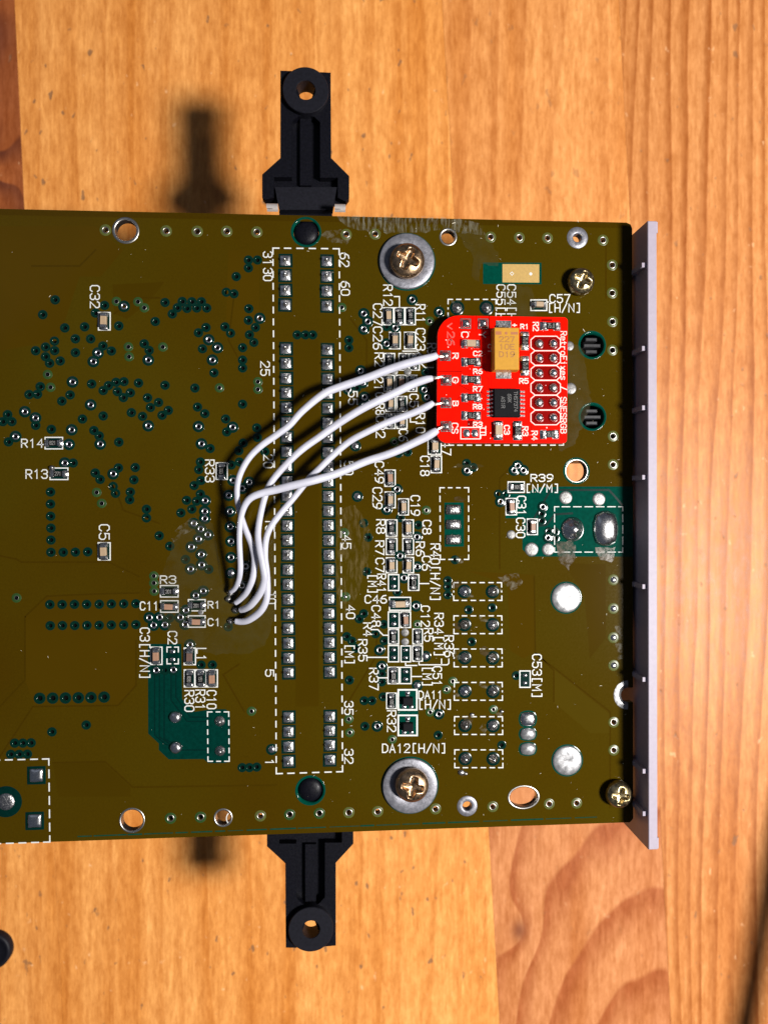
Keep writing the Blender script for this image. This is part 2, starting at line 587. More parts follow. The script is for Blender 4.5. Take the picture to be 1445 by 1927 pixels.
# ------------------------------------------------------------------ stroke lettering (4 wide, 6 high)
G = {
    '0': [[(1, 0), (3, 0), (4, 1.2), (4, 4.8), (3, 6), (1, 6), (0, 4.8), (0, 1.2), 'c']],
    '1': [[(1, 4.8), (2.2, 6), (2.2, 0)]],
    '2': [[(0, 4.8), (0.8, 6), (3.2, 6), (4, 5), (4, 3.9), (0, 0), (4, 0)]],
    '3': [[(0, 5), (0.9, 6), (3.1, 6), (4, 5), (4, 4), (3, 3.2), (1.6, 3.2)], [(3, 3.1), (4, 2.2), (4, 1), (3.1, 0), (0.9, 0), (0, 1)]],
    '4': [[(3, 0), (3, 6), (0, 2), (4, 2)]],
    '5': [[(3.8, 6), (0.3, 6), (0.1, 3.3), (1.2, 3.8), (2.8, 3.8), (4, 2.8), (4, 1.1), (3, 0), (1, 0), (0, 0.9)]],
    '6': [[(3.6, 6), (1.6, 5.6), (0, 3.2), (0, 1), (1, 0), (3, 0), (4, 1), (4, 2.4), (3, 3.4), (1, 3.4), (0.2, 2.8)]],
    '7': [[(0, 6), (4, 6), (1.4, 0)]],
    '8': [[(1, 3.2), (0.2, 4.1), (0.2, 5.1), (1.1, 6), (2.9, 6), (3.8, 5.1), (3.8, 4.1), (3, 3.2), 'c'], [(1, 3.1), (0, 2.1), (0, 1), (1, 0), (3, 0), (4, 1), (4, 2.1), (3, 3.1)]],
    '9': [[(0.4, 0), (2.4, 0.4), (4, 2.8), (4, 5), (3, 6), (1, 6), (0, 5), (0, 3.6), (1, 2.6), (3, 2.6), (3.8, 3.2)]],
    'A': [[(0, 0), (2, 6), (4, 0)], [(0.8, 2), (3.2, 2)]],
    'B': [[(0, 0), (0, 6), (2.8, 6), (3.8, 5.2), (3.8, 4), (2.8, 3.2), (0.2, 3.2)], [(2.8, 3.1), (4, 2.2), (4, 1), (3, 0), (0.2, 0)]],
    'C': [[(4, 4.8), (3, 6), (1, 6), (0, 4.8), (0, 1.2), (1, 0), (3, 0), (4, 1.2)]],
    'D': [[(0, 0), (0, 6), (2.4, 6), (4, 4.6), (4, 1.4), (2.4, 0), 'c']],
    'E': [[(4, 6), (0, 6), (0, 0), (4, 0)], [(0.2, 3.1), (3, 3.1)]],
    'F': [[(4, 6), (0, 6), (0, 0)], [(0.2, 3.1), (3, 3.1)]],
    'G': [[(4, 4.8), (3, 6), (1, 6), (0, 4.8), (0, 1.2), (1, 0), (3, 0), (4, 1.2), (4, 2.8), (2.4, 2.8)]],
    'H': [[(0, 0), (0, 6)], [(4, 0), (4, 6)], [(0.2, 3), (3.8, 3)]],
    'K': [[(0, 0), (0, 6)], [(4, 6), (0.3, 2.4)], [(1.6, 3.6), (4, 0)]],
    'L': [[(0, 6), (0, 0), (4, 0)]],
    'M': [[(0, 0), (0, 6), (2, 2.4), (4, 6), (4, 0)]],
    'N': [[(0, 0), (0, 6), (4, 0), (4, 6)]],
    'R': [[(0, 0), (0, 6), (3, 6), (4, 5.1), (4, 3.8), (3, 2.9), (0.2, 2.9)], [(2, 2.8), (4, 0)]],
    'S': [[(4, 5), (3, 6), (1, 6), (0, 5), (0, 4), (1, 3.2), (3, 2.8), (4, 2), (4, 1), (3, 0), (1, 0), (0, 1)]],
    'T': [[(0, 6), (4, 6)], [(2, 5.8), (2, 0)]],
    'Y': [[(0, 6), (2, 3), (2, 0)], [(4, 6), (2.1, 3.1)]],
    'V': [[(0, 6), (2, 0), (4, 6)]],
    '[': [[(3, 6.4), (1.2, 6.4), (1.2, -0.4), (3, -0.4)]],
    ']': [[(1, 6.4), (2.8, 6.4), (2.8, -0.4), (1, -0.4)]],
    '/': [[(0.2, -0.4), (3.8, 6.4)]],
    '+': [[(0, 3), (4, 3)], [(2, 5), (2, 1)]],
    '.': [[(1.6, 0.1), (2.4, 0.1)]],
    'e': [[(0.2, 2.1), (4, 2.1), (4, 3), (3, 4), (1, 4), (0, 3), (0, 1), (1, 0), (3.6, 0)]],
    't': [[(1.4, 5.6), (1.4, 0.8), (2.2, 0), (3.4, 0)], [(0.2, 4), (3.4, 4)]],
    'r': [[(0.4, 0), (0.4, 4)], [(0.5, 2.8), (1.6, 4), (3.4, 4)]],
    'o': [[(1, 0), (3, 0), (4, 1), (4, 3), (3, 4), (1, 4), (0, 3), (0, 1), 'c']],
    'i': [[(1, 4), (2, 4), (2, 0)], [(2, 5.4), (2, 5.9)]],
    'x': [[(0.2, 4), (3.8, 0)], [(3.8, 4), (2.1, 2.1)], [(1.9, 1.9), (0.2, 0)]],
    's': [[(3.8, 3.5), (3, 4), (1, 4), (0.2, 3.2), (1, 2.2), (3, 1.8), (3.8, 0.9), (3, 0), (1, 0), (0.2, 0.5)]],
    'v': [[(0, 4), (2, 0), (4, 4)]],
}


def lettering(mb, s, x0, y0, x1, y1, rot, w, z, mi=0, gap=1.6, jit=0.004):
    """write s into the survey box; rot 0 reads across, 90 reads downward"""
    n = len(s)
    adv = 4 + gap
    tot = n * adv - gap
    k = 0
    for i, ch in enumerate(s):
        for st in G.get(ch, []):
            closed = st[-1] == 'c'
            pts = []
            for (gx, gy) in (st[:-1] if closed else st):
                a = (i * adv + gx) / tot
                b = gy / 6.0
                if rot == 0:
                    pts.append(at(x0 + (x1 - x0) * a, y1 - (y1 - y0) * b, z))
                else:
                    pts.append(at(x0 + (x1 - x0) * b, y0 + (y1 - y0) * a, z))
            mb.ribbon(pts, w, z + jit * (k % 3), closed, mi)
            k += 1


def dashes(mb, a, b, dash, gap, w, z, start=0.0, mi=0):
    a, b = at(a[0], a[1], z), at(b[0], b[1], z)
    Lg = (b - a).length
    d = (b - a) / Lg
    p = start
    while p < Lg - 0.2:
        q = min(p + dash, Lg)
        mb.ribbon([a + d * (p + w / 2), a + d * (q - w / 2)], w, z, False, mi)
        p = q + gap


# ------------------------------------------------------------------ the table
def build_table():
    t = bpy.data.objects.new('table_top', None)
    COL.objects.link(t)
    t.location = (0, 0, TABLE_Z * U)
    t['kind'] = 'structure'
    t['label'] = 'oiled pine table top of glued planks under the boards'
    z = TABLE_Z
    # joints between planks, two survey points each
    joints = [((27, 0), (118, 1927)), ((832, 0), (940, 1927)), ((1165, 0), (1262, 1927))]
    lines = []
    for a, b in joints:
        p, q = at(a[0], a[1], z), at(b[0], b[1], z)
        d = (p - q)
        s = d.x / d.y
        lines.append((p.x - p.y * s, s))      # x = c + s*y
    s = lines[1][1]
    ang = math.atan(-s)
    xs = [lines[0][0] - 180, lines[0][0] - 95] + [l[0] for l in lines] + [lines[2][0] + 96, lines[2][0] + 190]
    ss = [s, s] + [l[1] for l in lines] + [s, s]
    A = at(1215, 2150, z)
    K1 = at(977, 1752, z)
    knotl = at(-10, 60, z)
    knotl2 = at(8, 250, z)
    light, mid, dark = (0.74, 0.315, 0.084), (0.67, 0.260, 0.058), (0.49, 0.150, 0.020)
    red_ = dict(light=(0.36, 0.105, 0.030), mid=(0.22, 0.060, 0.022), dark=(0.10, 0.026, 0.014))
    gold = dict(light=light, mid=mid, dark=dark)
    END = at(700, 1000, z).y           # butt joint hidden below the circuit board
    LO, HI = -340.0, 340.0
    specs = [  # strip, lower end, upper end, look
        (0, LO, HI, dict(period=6.0, contrast=0.5, seed=1.0, **gold)),
        (1, END, HI, dict(period=5.0, contrast=0.7, seed=2.0, knots=[(knotl.x - 3, knotl.y, 6), (knotl2.x - 4, knotl2.y, 5)], wob=7, **red_)),
        (1, LO, END, dict(period=7.0, contrast=0.35, seed=2.5, wob=6, fleck=0.65, **gold)),
        (2, LO, HI, dict(period=7.5, contrast=0.44, seed=3.0, wob=8, fleck=0.75, **gold)),
        (3, END, HI, dict(period=8.0, contrast=0.45, seed=4.4, wob=6, fleck=0.35, light=(0.68, 0.285, 0.085), mid=(0.59, 0.225, 0.060), dark=(0.42, 0.125, 0.022))),
        (3, LO, END, dict(period=8.5, contrast=0.95, seed=4.0, arch=(A.x, A.y, 0.42), knots=[(K1.x, K1.y, 3.0)], wob=3.5, fleck=0.2,
                          light=(0.55, 0.215, 0.076), mid=(0.47, 0.170, 0.058), dark=(0.33, 0.088, 0.024))),
        (4, LO, HI, dict(period=3.2, contrast=0.72, seed=5.0, light=(0.58, 0.235, 0.072), mid=(0.51, 0.190, 0.052), dark=(0.30, 0.080, 0.012), wob=4, fleck=0.6)),
        (5, LO, HI, dict(period=6.5, contrast=0.5, seed=6.0, **gold)),
    ]
    for n_, (i, ylo, yhi, sp) in enumerate(specs):
        wood_material('pine_%d' % n_, sp['light'], sp['mid'], sp['dark'], sp['period'], sp['contrast'], sp.get('wob', 5.0),
                      sp.get('arch'), sp.get('knots', ()), sp['seed'], fleck=sp.get('fleck', 0.5))
        mb = MB()
        g = 0.015
        ylo += g
        yhi -= g
        mb.prism([(xs[i] + ylo * ss[i] + g, ylo), (xs[i + 1] + ylo * ss[i + 1] - g, ylo), (xs[i + 1] + yhi * ss[i + 1] - g, yhi), (xs[i] + yhi * ss[i] + g, yhi)], z - 22, z, 0, 0.03)
        built('plank', mb, 'pine_%d' % n_, t, (0, 0, z))
    return t


build_table()

# ------------------------------------------------------------------ survey lists of the board
VIA = []                        # (x, y, type)


def vlist(ox, oy, sc, typ, s):
    for q in s.split():
        a, b = q.split(',')
        VIA.append((ox + float(a) / sc, oy + float(b) / sc, typ))


S4 = 4.014
vlist(0, 380, S4, 'd', '417,738 323,850 490,950 640,942 570,1033 685,1033 570,1137 790,780 722,838 898,935 1247,758 1377,750 1340,798 1302,845 1413,803 412,1050 345,1095 413,1122 270,1123 345,1168 375,1217 455,1200 778,1087 842,1125 1090,1070 1127,1120 1173,902')
vlist(0, 380, S4, 'l', '880,750 1042,752 1090,798 970,1093 975,1168 1230,1094 360,1302')
vlist(0, 380, S4, 's', '937,787 740,1140 705,1205 1120,1193')
vlist(0, 380, S4, 'e', '797,210 1255,217')
vlist(0, 660, S4, 'l', '382,275 730,1070 768,1153')
vlist(0, 660, S4, 's', '548,235 685,408 188,460 268,507 118,648 542,597 522,707 757,705 1120,567 855,930 490,848')
vlist(0, 660, S4, 'd', '305,270 220,330 283,328 530,333 468,380 693,250 820,262 780,300 877,237 937,233 887,308 932,353 985,317 1047,243 1247,260 1115,355 1198,390 1137,428 1272,450 1225,487 993,467 1077,495 780,492 623,515 58,482 22,535 90,535 270,563 388,593 65,688 710,602 750,643 898,690 553,848 720,923 757,972 895,885 1022,882 1012,975 855,1025 873,1077 985,1067 980,1125 1107,1197 1107,1263 1410,1130 1367,1225 1203,1398 382,1067 382,1158 383,1250 385,1340 385,1430')
vlist(340, 380, S4, 'e', '125,220 348,220 575,225 1250,243')
vlist(340, 380, S4, 'd', '512,437 580,437 512,497 420,562 345,680 403,692 85,752 157,752 122,800 197,800 515,805 512,893 565,947 520,1002 553,1060 335,942 377,990 192,947 135,987 165,1108 468,1100 468,1193 468,1253 252,1290 108,1405 880,1003 942,1003 997,1003 1270,1043 1270,1100')
vlist(340, 380, S4, 's', '597,877 212,1040 278,1100 240,1193 1383,842 1413,902 1383,960')
vlist(340, 380, S4, 'l', '1217,795 583,1357 583,1415 293,1403')
vlist(320, 660, S4, 'd', '548,403 208,425 263,475 420,515 428,613 655,582 660,655 553,697 520,755 303,738 717,762 230,840 218,898 463,863 525,840 235,980 183,1018 230,1083 200,1137 165,1197 1410,280')
vlist(320, 660, S4, 's', '215,572 473,577 237,703 597,993 475,980 265,1132 262,1213 262,1268 180,1305 232,1347 285,1390 215,1422 443,1093 545,1040 453,1215 455,1330 460,1440 1440,150 1345,290')
vlist(320, 660, S4, 'f', '1400,718 1415,1100')
vlist(320, 660, S4, 'g', '1315,1375')
vlist(320, 1000, S4, 's', '460,197 235,175 160,118 238,253 155,285 570,265 543,410 250,452 195,485 120,597 78,650 113,703 150,858')
vlist(320, 1000, S4, 'd', '117,212 293,287 440,722 235,1010 320,1010')
vlist(320, 1000, S4, 'l', '615,1360 1350,1420')
vlist(320, 1000, S4, 'g', '1325,495')
vlist(320, 1000, S4, 'f', '460,315')
vlist(0, 1000, S4, 'l', '1162,337 1162,390 1165,452 125,503')
vlist(0, 1000, S4, 'd', '377,553 470,553 563,552 655,552 750,551 842,549 935,548 1027,547 380,713 472,712 565,712 657,711 750,710 842,708 935,707 1027,705 1283,112 1283,655 1245,1050 385,65 385,158 478,158 570,157 663,155')
vlist(0, 1000, S4, 'b', '300,1262 398,1261 495,1260 592,1258 688,1256 787,1253')
vlist(0, 1000, S4, 's', '1128,652 1205,650 1160,710 1245,707 1180,1050 1310,1047')
vlist(0, 1300, S4, 'd', '393,312 652,260 112,397 173,397 235,395 82,482 145,482 207,480')
vlist(0, 1300, S4, 'x', '1288,965')
vlist(320, 1300, S4, 'x', '230,957 903,937 1127,928')
vlist(320, 1300, S4, 'e', '682,947 1350,922')
vlist(320, 1300, S4, 'l', '1357,318')
vlist(320, 1300, S4, 'f', '768,445')
vlist(320, 1300, S4, 'd', '545,582 600,582 655,578')
vlist(640, 1260, S4, 'e', '65,1080 283,1075 720,1055 1152,1038')
vlist(640, 1260, S4, 'd', '182,237 240,237 325,207 315,35 315,95 187,430 740,497 1220,573')
vlist(640, 1260, S4, 's', '280,430 745,338')
vlist(640, 1260, S4, 'l', '680,323 393,530 850,90 803,152 1157,303')
vlist(640, 1000, S4, 'd', '212,45 200,305 430,460 178,622 145,662 330,703 268,775 333,828 1147,577 970,593 993,835 868,215 50,795 90,830 120,885 1330,1090 70,1125 812,372 812,418 812,480')
vlist(640, 1000, S4, 's', '580,42 452,185 583,268 482,352 573,565 298,897 315,1020')
vlist(640, 1000, S4, 'f', '645,945 583,1165')
vlist(640, 1000, S4, 'l', '583,703')
vlist(640, 660, S4, 's', '170,155 185,350 180,415 170,240 635,295 655,350 430,1047 352,1200 957,905 1340,868 1313,903 1383,903 1210,1140')
vlist(640, 660, S4, 'd', '130,275 645,160 510,765 440,775 178,1303 455,1262 590,1317 955,850 1005,882 1195,1083 1250,1083')
vlist(640, 660, S4, 'l', '410,688 650,1205')
vlist(680, 400, S4, 'e', '103,160 975,183 1192,187 1405,190')
vlist(680, 400, S4, 's', '383,657 587,750 190,990 255,870')
vlist(680, 400, S4, 'd', '190,860')
vlist(680, 400, S4, 'l', '515,818')
vlist(1020, 380, 5.16, 'e', '590,368 680,610 680,882 683,1160 683,1437')
vlist(900, 780, S4, 'e', '1017,163 1017,378')
vlist(900, 780, S4, 's', '485,697 525,930')
vlist(900, 780, S4, 'd', '477,750 477,805 530,885 577,885 580,933')
vlist(900, 1080, S4, 'h', '1020,45 1020,262 1020,482 1022,692')
vlist(900, 1080, S4, 'e', '1022,1122 1022,1333')
vlist(1020, 1340, 5.16, 'e', '68,895 335,887')

# drop doubles measured twice
_k = []
for q in VIA:
    if all((q[0] - p[0]) ** 2 + (q[1] - p[1]) ** 2 > 36 for p in _k):
        _k.append(q)
VIA = _k

# large round openings: x, y, hole radius, ring radius (survey units), kind
OPEN = [(236.5, 433, 19.5, 24.5, 'ring'), (843.2, 445.3, 13.0, 17.0, 'ring'), (1084.5, 886, 18.5, 0, 'teal'),
        (248.3, 1544.5, 20.0, 23.5, 'ring'), (419.7, 1539.5, 14.0, 17.5, 'ring'), (1086.2, 446.8, 8.5, 20.5, 'ring'),
        (879, 1517.5, 9.0, 19.5, 'ring'), (576, 436, 21.0, 0, 'post'), (584, 1488, 21.0, 0, 'post'),
        (1114, 649, 20.0, 0, 'fin'), (1114.5, 784, 20.0, 0, 'fin')]
OVAL = (985, 1501, 27.0, 20.0)

# ------------------------------------------------------------------ main board
BOARD = empty('circuit_board', (0, 0, -1.6), 'large olive green circuit board with white printed outlines and rows of solder joints', 'circuit board')
x0b, x1b = -92.0, 52.7
yt, ybm = 49.2, -55.7
HOLE_R = {'d': 0.36, 'b': 0.46, 'l': 0.34, 's': 0.30, 'e': 0.44, 'x': 0.42}


def build_substrate():
    nc = at(1189, 1308)
    ny = nc.y
    outer = [(x0b, ybm), (x1b - 0.6, ybm), (x1b, ybm + 0.6)]
    # half-round notch on the right edge
    rr = 1.30
    for i in range(9):
        a = -math.pi / 2 - math.pi * i / 8
        outer.append((x1b - 0.9 + rr * math.cos(a) if 0 < i < 8 else x1b - 0.9, ny + rr * math.sin(a)))
    outer = outer[:3] + [(x1b, ny - rr)] + outer[3:] + [(x1b, ny + rr)]
    outer += [(x1b, yt - 1.0), (x1b - 0.3, yt - 0.3), (x1b - 1.0, yt), (x0b, yt)]
    holes = []
    for (x, y, t) in VIA:
        if t in HOLE_R:
            p = at(x, y)
            holes.append(circle(p, HOLE_R[t], 9))
    for (x, y, r, R2, k) in OPEN:
        p = at(x, y)
        holes.append(circle(p, r * MM + (0.30 if k in ('post', 'fin', 'teal') else 0.0), 28))
    p = at(OVAL[0], OVAL[1])
    holes.append(circle(p, 1.0, 32, OVAL[2] * MM, OVAL[3] * MM))
    mb = MB()
    mb.holed(outer, holes, -1.6, 0.0, 0, 1)
    return built('substrate', mb, ['mask_over_copper', 'fr4_edge'], BOARD, (0, 0, -1.6))


SUB = build_substrate()


def poly(name, pts, z, mat, parent=BOARD, holes=()):
    mb = MB()
    q = [at(a, b, 0) for a, b in pts]
    q = [(p.x, p.y) for p in q]
    mb.holed(q, list(holes), z - 0.008, z)
    c = (sum(p[0] for p in q) / len(q), sum(p[1] for p in q) / len(q), z)
    return built(name, mb, mat, parent, c)


def hole_loops(x0, y0, x1, y1, grow=0.02):
    out = []
    for (x, y, t) in VIA:
        if x0 < x < x1 and y0 < y < y1 and t in HOLE_R:
            out.append(circle(at(x, y), HOLE_R[t] + grow, 9))
    return out


# areas of mask with no copper below
poly('mask_window', [(278.5, 1212), (341, 1212), (343, 1316), (366, 1340), (400, 1335), (424.6, 1335), (433, 1342), (433, 1432), (424.6, 1436.5), (392, 1436.5), (383.5, 1428.8),
                     (317.6, 1429.5), (299, 1412), (299, 1399.6), (279, 1381)], 0.014, 'teal_deep', holes=hole_loops(283, 1216, 338, 1425))
jack_holes = hole_loops(960, 930, 1180, 1040)
poly('mask_window', [(1062, 915.5), (1190.5, 915.5), (1190.5, 1047.5), (996, 1047.5), (983, 1034), (983, 975.5), (951, 975.5), (951, 929), (988, 929), (1010, 917)], 0.014, 'teal_mask', holes=jack_holes)
poly('mask_window', [(908.7, 493.4), (1018.8, 494), (1018.8, 534.5), (908.7, 534)], 0.014, 'teal_mask')
poly('mask_window', [(748, 1336), (787, 1336), (788, 1386), (748, 1386)], 0.010, 'teal_mask')
poly('bare_laminate', [(945.3, 496.5), (1014.5, 497), (1014.5, 531.5), (945.3, 531)], 0.03, 'bare_fr4')
# faint buried copper shapes seen through the mask
for pl in ([(0, 1046), (30, 1052), (40, 1058), (205, 1058), (262, 1085)], [(48, 1160), (88, 1122), (180, 1118), (262, 1116)], [(47, 1162), (47, 1280), (0, 1330)],
           [(0, 1424), (62, 1330), (222, 1328), (256, 1290), (256, 1206)], [(100, 1436), (198, 1434), (250, 1482), (520, 1478)], [(720, 1110), (705, 1240), (650, 1330)],
           [(1005, 1085), (1007, 1228), (1042, 1262), (1042, 1320)], [(1008, 1230), (1148, 1340), (1148, 1520)], [(660, 600), (690, 640), (690, 760)],
           [(960, 880), (940, 900), (940, 1070)], [(440, 560), (430, 640), (452, 680)], [(180, 470), (150, 500), (60, 500)], [(215, 590), (260, 560), (300, 560)],
           [(210, 900), (232, 960), (300, 985)], [(460, 1340), (420, 1270), (450, 1250)], [(1140, 450), (1140, 560)], [(560, 1180), (560, 1240)]):
    mb = MB()
    mb.ribbon([at(a, b, 0.004) for a, b in pl], 0.28, 0.004)
    q = at(*pl[0])
    built('buried_trace', mb, 'mask_over_copper_alt', BOARD, (q.x, q.y, 0.004))
TR = [[(x, 1258), (x, 1384 + (x - 291) * 0.4), (x + 22, 1402), (x + 34, 1404)] for x in (291, 300, 309)]
TR += [[(322, 1256), (322, 1318), (352, 1358), (392, 1358)], [(331, 1256), (331, 1312), (358, 1350), (392, 1350)], [(340, 1412), (392, 1412)],
       [(1005, 975), (1036, 922), (1146, 922), (1162, 940), (1170, 950)], [(1012, 990), (1028, 988), (1044, 968), (1076, 966)]]
for k, q in enumerate(TR):
    mb = MB()
    mb.ribbon([at(a, b, 0.02) for a, b in q], 0.22 if k < 6 else 0.35, 0.020 + 0.0004 * k)
    p = at(*q[0])
    built('mask_trace', mb, 'teal_dark', BOARD, (p.x, p.y, 0.02))
# copper pours that read a shade apart through the mask
POURS = [([(48, 1162), (88, 1123), (262, 1117), (256, 1288), (222, 1326), (64, 1329), (48, 1280)], 'pour_warm'),
         ([(0, 425), (180, 425), (232, 470), (190, 520), (150, 520), (110, 640), (0, 660)], 'pour_warm'),
         ([(430, 470), (488, 470), (488, 600), (455, 640), (425, 600)], 'pour_warm'),
         ([(212, 535), (310, 530), (282, 566), (240, 600), (215, 590)], 'pour_dark'),
         ([(880, 1075), (1004, 1082), (1006, 1226), (985, 1240), (960, 1225), (955, 1100)], 'pour_warm'),
         ([(1008, 1232), (1042, 1262), (1042, 1322), (1110, 1380), (1147, 1380), (1147, 1345)], 'pour_pale'),
         ([(960, 590), (1010, 600), (1000, 592)], 'pour_pale'),
         ([(556, 620), (600, 640), (600, 1330), (556, 1330)], 'pour_dark'),
         ([(100, 1438), (196, 1436), (246, 1482), (246, 1500), (110, 1500)], 'pour_dark'),
         ([(1060, 1060), (1140, 1062), (1140, 1200), (1110, 1240), (1100, 1120)], 'pour_dark')]
for k, (pl, mt) in enumerate(POURS):
    xs_, ys_ = [q[0] for q in pl], [q[1] for q in pl]
    P = [at(a, b) for a, b in pl]
    poly_ = [(p.x, p.y) for p in P]
    hs = []
    for (x, y, t) in VIA:
        p = at(x, y)
        if t in HOLE_R and min(xs_) - 12 < x < max(xs_) + 12 and min(ys_) - 12 < y < max(ys_) + 12:
            c_ = False
            for i in range(len(poly_)):
                x1, y1 = poly_[i]
                x2, y2 = poly_[i - 1]
                if (y1 > p.y) != (y2 > p.y) and p.x < (x2 - x1) * (p.y - y1) / (y2 - y1) + x1:
                    c_ = not c_
            if c_:
                hs.append(circle(p, HOLE_R[t] + 0.03, 9))
    mb = MB()
    mb.holed(poly_, hs, 0.0008, 0.0022 + 0.0001 * k)
    built('copper_pour', mb, mt, BOARD, (P[0].x, P[0].y, 0.0))
# broken dark line along the lower edge
mb = MB()
x = 147
random.seed(3)
while x < 1120:
    Lg = random.uniform(14, 60)
    mb.ribbon([at(x, 1574.8 - (x - 147) * 0.0376, 0.006), at(x + Lg, 1574.8 - (x + Lg - 147) * 0.0376, 0.006)], random.uniform(0.10, 0.24), 0.006)
    x += Lg + random.uniform(3, 9)
built('edge_line', mb, 'teal_mask', BOARD)
# pale border strip along the upper edge, where no copper lies below
mb = MB()
mb.prism([(x0b, yt - 1.0), (x1b - 1.0, yt - 1.0), (x1b - 1.0, yt - 0.05), (x0b, yt - 0.05)], 0.0005, 0.006)
built('board_margin', mb, 'mask_over_copper_alt', BOARD)


# ------------------------------------------------------------------ vias
def via_mesh(t):
    mb = MB()
    if t in ('d', 'b'):
        k = 0.80 if t == 'd' else 0.98
        q = 0.36 if t == 'd' else 0.46
        mb.lathe([(k, 0.010), (k - 0.03, 0.018), (k * 0.75, 0.026), (q + 0.05, 0.022), (q - 0.02, -0.01), (q - 0.06, -0.14), (q - 0.10, -0.34)], 14)
        mb.lathe([(q - 0.01, -0.28), (0.02, -0.30)], 10, mi=1)
        return mb.mesh('via', ['via_green', 'hole_shade'])
    if t == 'l':
        mb.lathe([(0.80, 0.004), (0.76, 0.024), (0.36, 0.026)], 14)
        mb.lathe([(0.39, 0.026), (0.36, 0.040), (0.32, 0.030)], 12, mi=1)
        mb.lathe([(0.325, 0.030), (0.31, -0.3), (0.02, -0.32)], 12, mi=2)
        return mb.mesh('via', ['via_light', 'plating', 'hole_shade'])
    if t == 's':
        mb.lathe([(0.98, 0.004), (0.93, 0.026), (0.50, 0.030)], 16)
        mb.lathe([(0.57, 0.02), (0.55, 0.07), (0.47, 0.12), (0.37, 0.10), (0.29, 0.03)], 14, mi=1)
        mb.lathe([(0.295, 0.032), (0.27, -0.05), (0.27, -0.4), (0.02, -0.42)], 12, mi=2)
        return mb.mesh('via', ['via_green', 'solder', 'hole_shade'])
    if t in ('e', 'x'):
        mb.lathe([(0.96, 0.004), (0.92, 0.022), (0.52, 0.026)], 18)
        mb.lathe([(0.60, 0.02), (0.56, 0.05), (0.46, 0.03), (0.42, -0.2), (0.42, -1.6)], 14, mi=1)
        if t == 'x':
            mb.lathe([(0.43, -0.5), (0.02, -0.55)], 10, mi=2)
        return mb.mesh('via', ['via_edge' if t == 'e' else 'via_light', 'plating', 'hole_shade'])
    if t in ('f', 'g', 'h'):
        R1 = {'f': 0.98, 'g': 0.84, 'h': 0.98}[t]
        r = {'f': 0.62, 'g': 0.34, 'h': 0.56}[t]
        mb.lathe([(R1, 0.004), (R1 - 0.05, 0.024), (r - 0.05, 0.028)], 16)
        mb.lathe([(r, 0.02), (r * 0.92, 0.10), (r * 0.7, 0.20), (r * 0.4, 0.26), (0.02, 0.28)], 14, mi=1)
        return mb.mesh('via', [{'f': 'via_green', 'g': 'via_light', 'h': 'via_edge'}[t], 'solder'])


VM = {t: via_mesh(t) for t in 'dblsexfgh'}
random.seed(11)
for i, (x, y, t) in enumerate(VIA):
    p = at(x, y)
    obj('via', VM[t], BOARD, (p.x, p.y, 0.002 + 0.012 * (i % 5) / 5 + random.uniform(0, 0.003)), random.uniform(0, 6.28))

# large openings
for (x, y, r, R2, k) in OPEN:
    p = at(x, y)
    mb = MB()
    if k == 'ring':
        rr, RR = r * MM, R2 * MM
        mb.lathe([(RR, 0.004), (RR - 0.04, 0.05), (rr + 0.14, 0.06), (rr - 0.01, 0.0), (rr - 0.03, -0.3), (rr - 0.03, -1.6)], 36)
        obj('plated_hole', mb.mesh('plated_hole', 'zinc' if R2 - r > 9 else 'plating'), BOARD, (p.x, p.y, 0))
    else:
        rr = r * MM + 0.30
        mb.lathe([(rr + 0.38, 0.004), (rr + 0.34, 0.022), (rr - 0.02, 0.024), (rr - 0.02, -1.6)], 36)
        mb2 = obj('hole_collar', mb.mesh('hole_collar', 'teal_mask'), BOARD, (p.x, p.y, 0))
        if k == 'teal':
            m3 = MB()
            m3.lathe([(rr + 0.04, 0.03), (rr - 0.10, 0.055), (rr - 0.14, 0.0), (rr - 0.14, -1.6)], 30)
            obj('plated_hole', m3.mesh('plated_hole', 'plating'), BOARD, (p.x, p.y, 0))
p = at(OVAL[0], OVAL[1])
mb = MB()
vs = []
prof = [(1.16, 0.004), (1.14, 0.05), (1.05, 0.06), (0.995, 0.0), (0.985, -1.6)]
mb.lathe([(a, b) for a, b in prof], 40, sx=OVAL[2] * MM, sy=OVAL[3] * MM)
obj('plated_slot', mb.mesh('plated_slot', 'plating'), BOARD, (p.x, p.y, 0))
# half-round plated notch on the right edge
p = at(1189, 1308)
mb = MB()
n = 20
ins, out = [], []
for i in range(n + 1):
    a = math.pi / 2 + math.pi * i / n
    out.append((51.8 + 2.55 * math.cos(a), p.y + 2.55 * math.sin(a)))
    ins.append((51.8 + 1.28 * math.cos(a), p.y + 1.28 * math.sin(a)))
vs = [(a, b, 0.02) for a, b in out] + [(a * 0.5 + c * 0.5, b * 0.5 + d * 0.5, 0.10) for (a, b), (c, d) in zip(out, ins)] + [(a, b, 0.03) for a, b in ins] + [(a, b, -1.6) for a, b in ins]
fs = []
for l in range(3):
    for i in range(n):
        fs.append((l * (n + 1) + i, l * (n + 1) + i + 1, (l + 1) * (n + 1) + i + 1, (l + 1) * (n + 1) + i))
mb.add(vs, fs, 0, True)
built('edge_notch_plating', mb, 'solder_flat', BOARD, (p.x, p.y, 0))

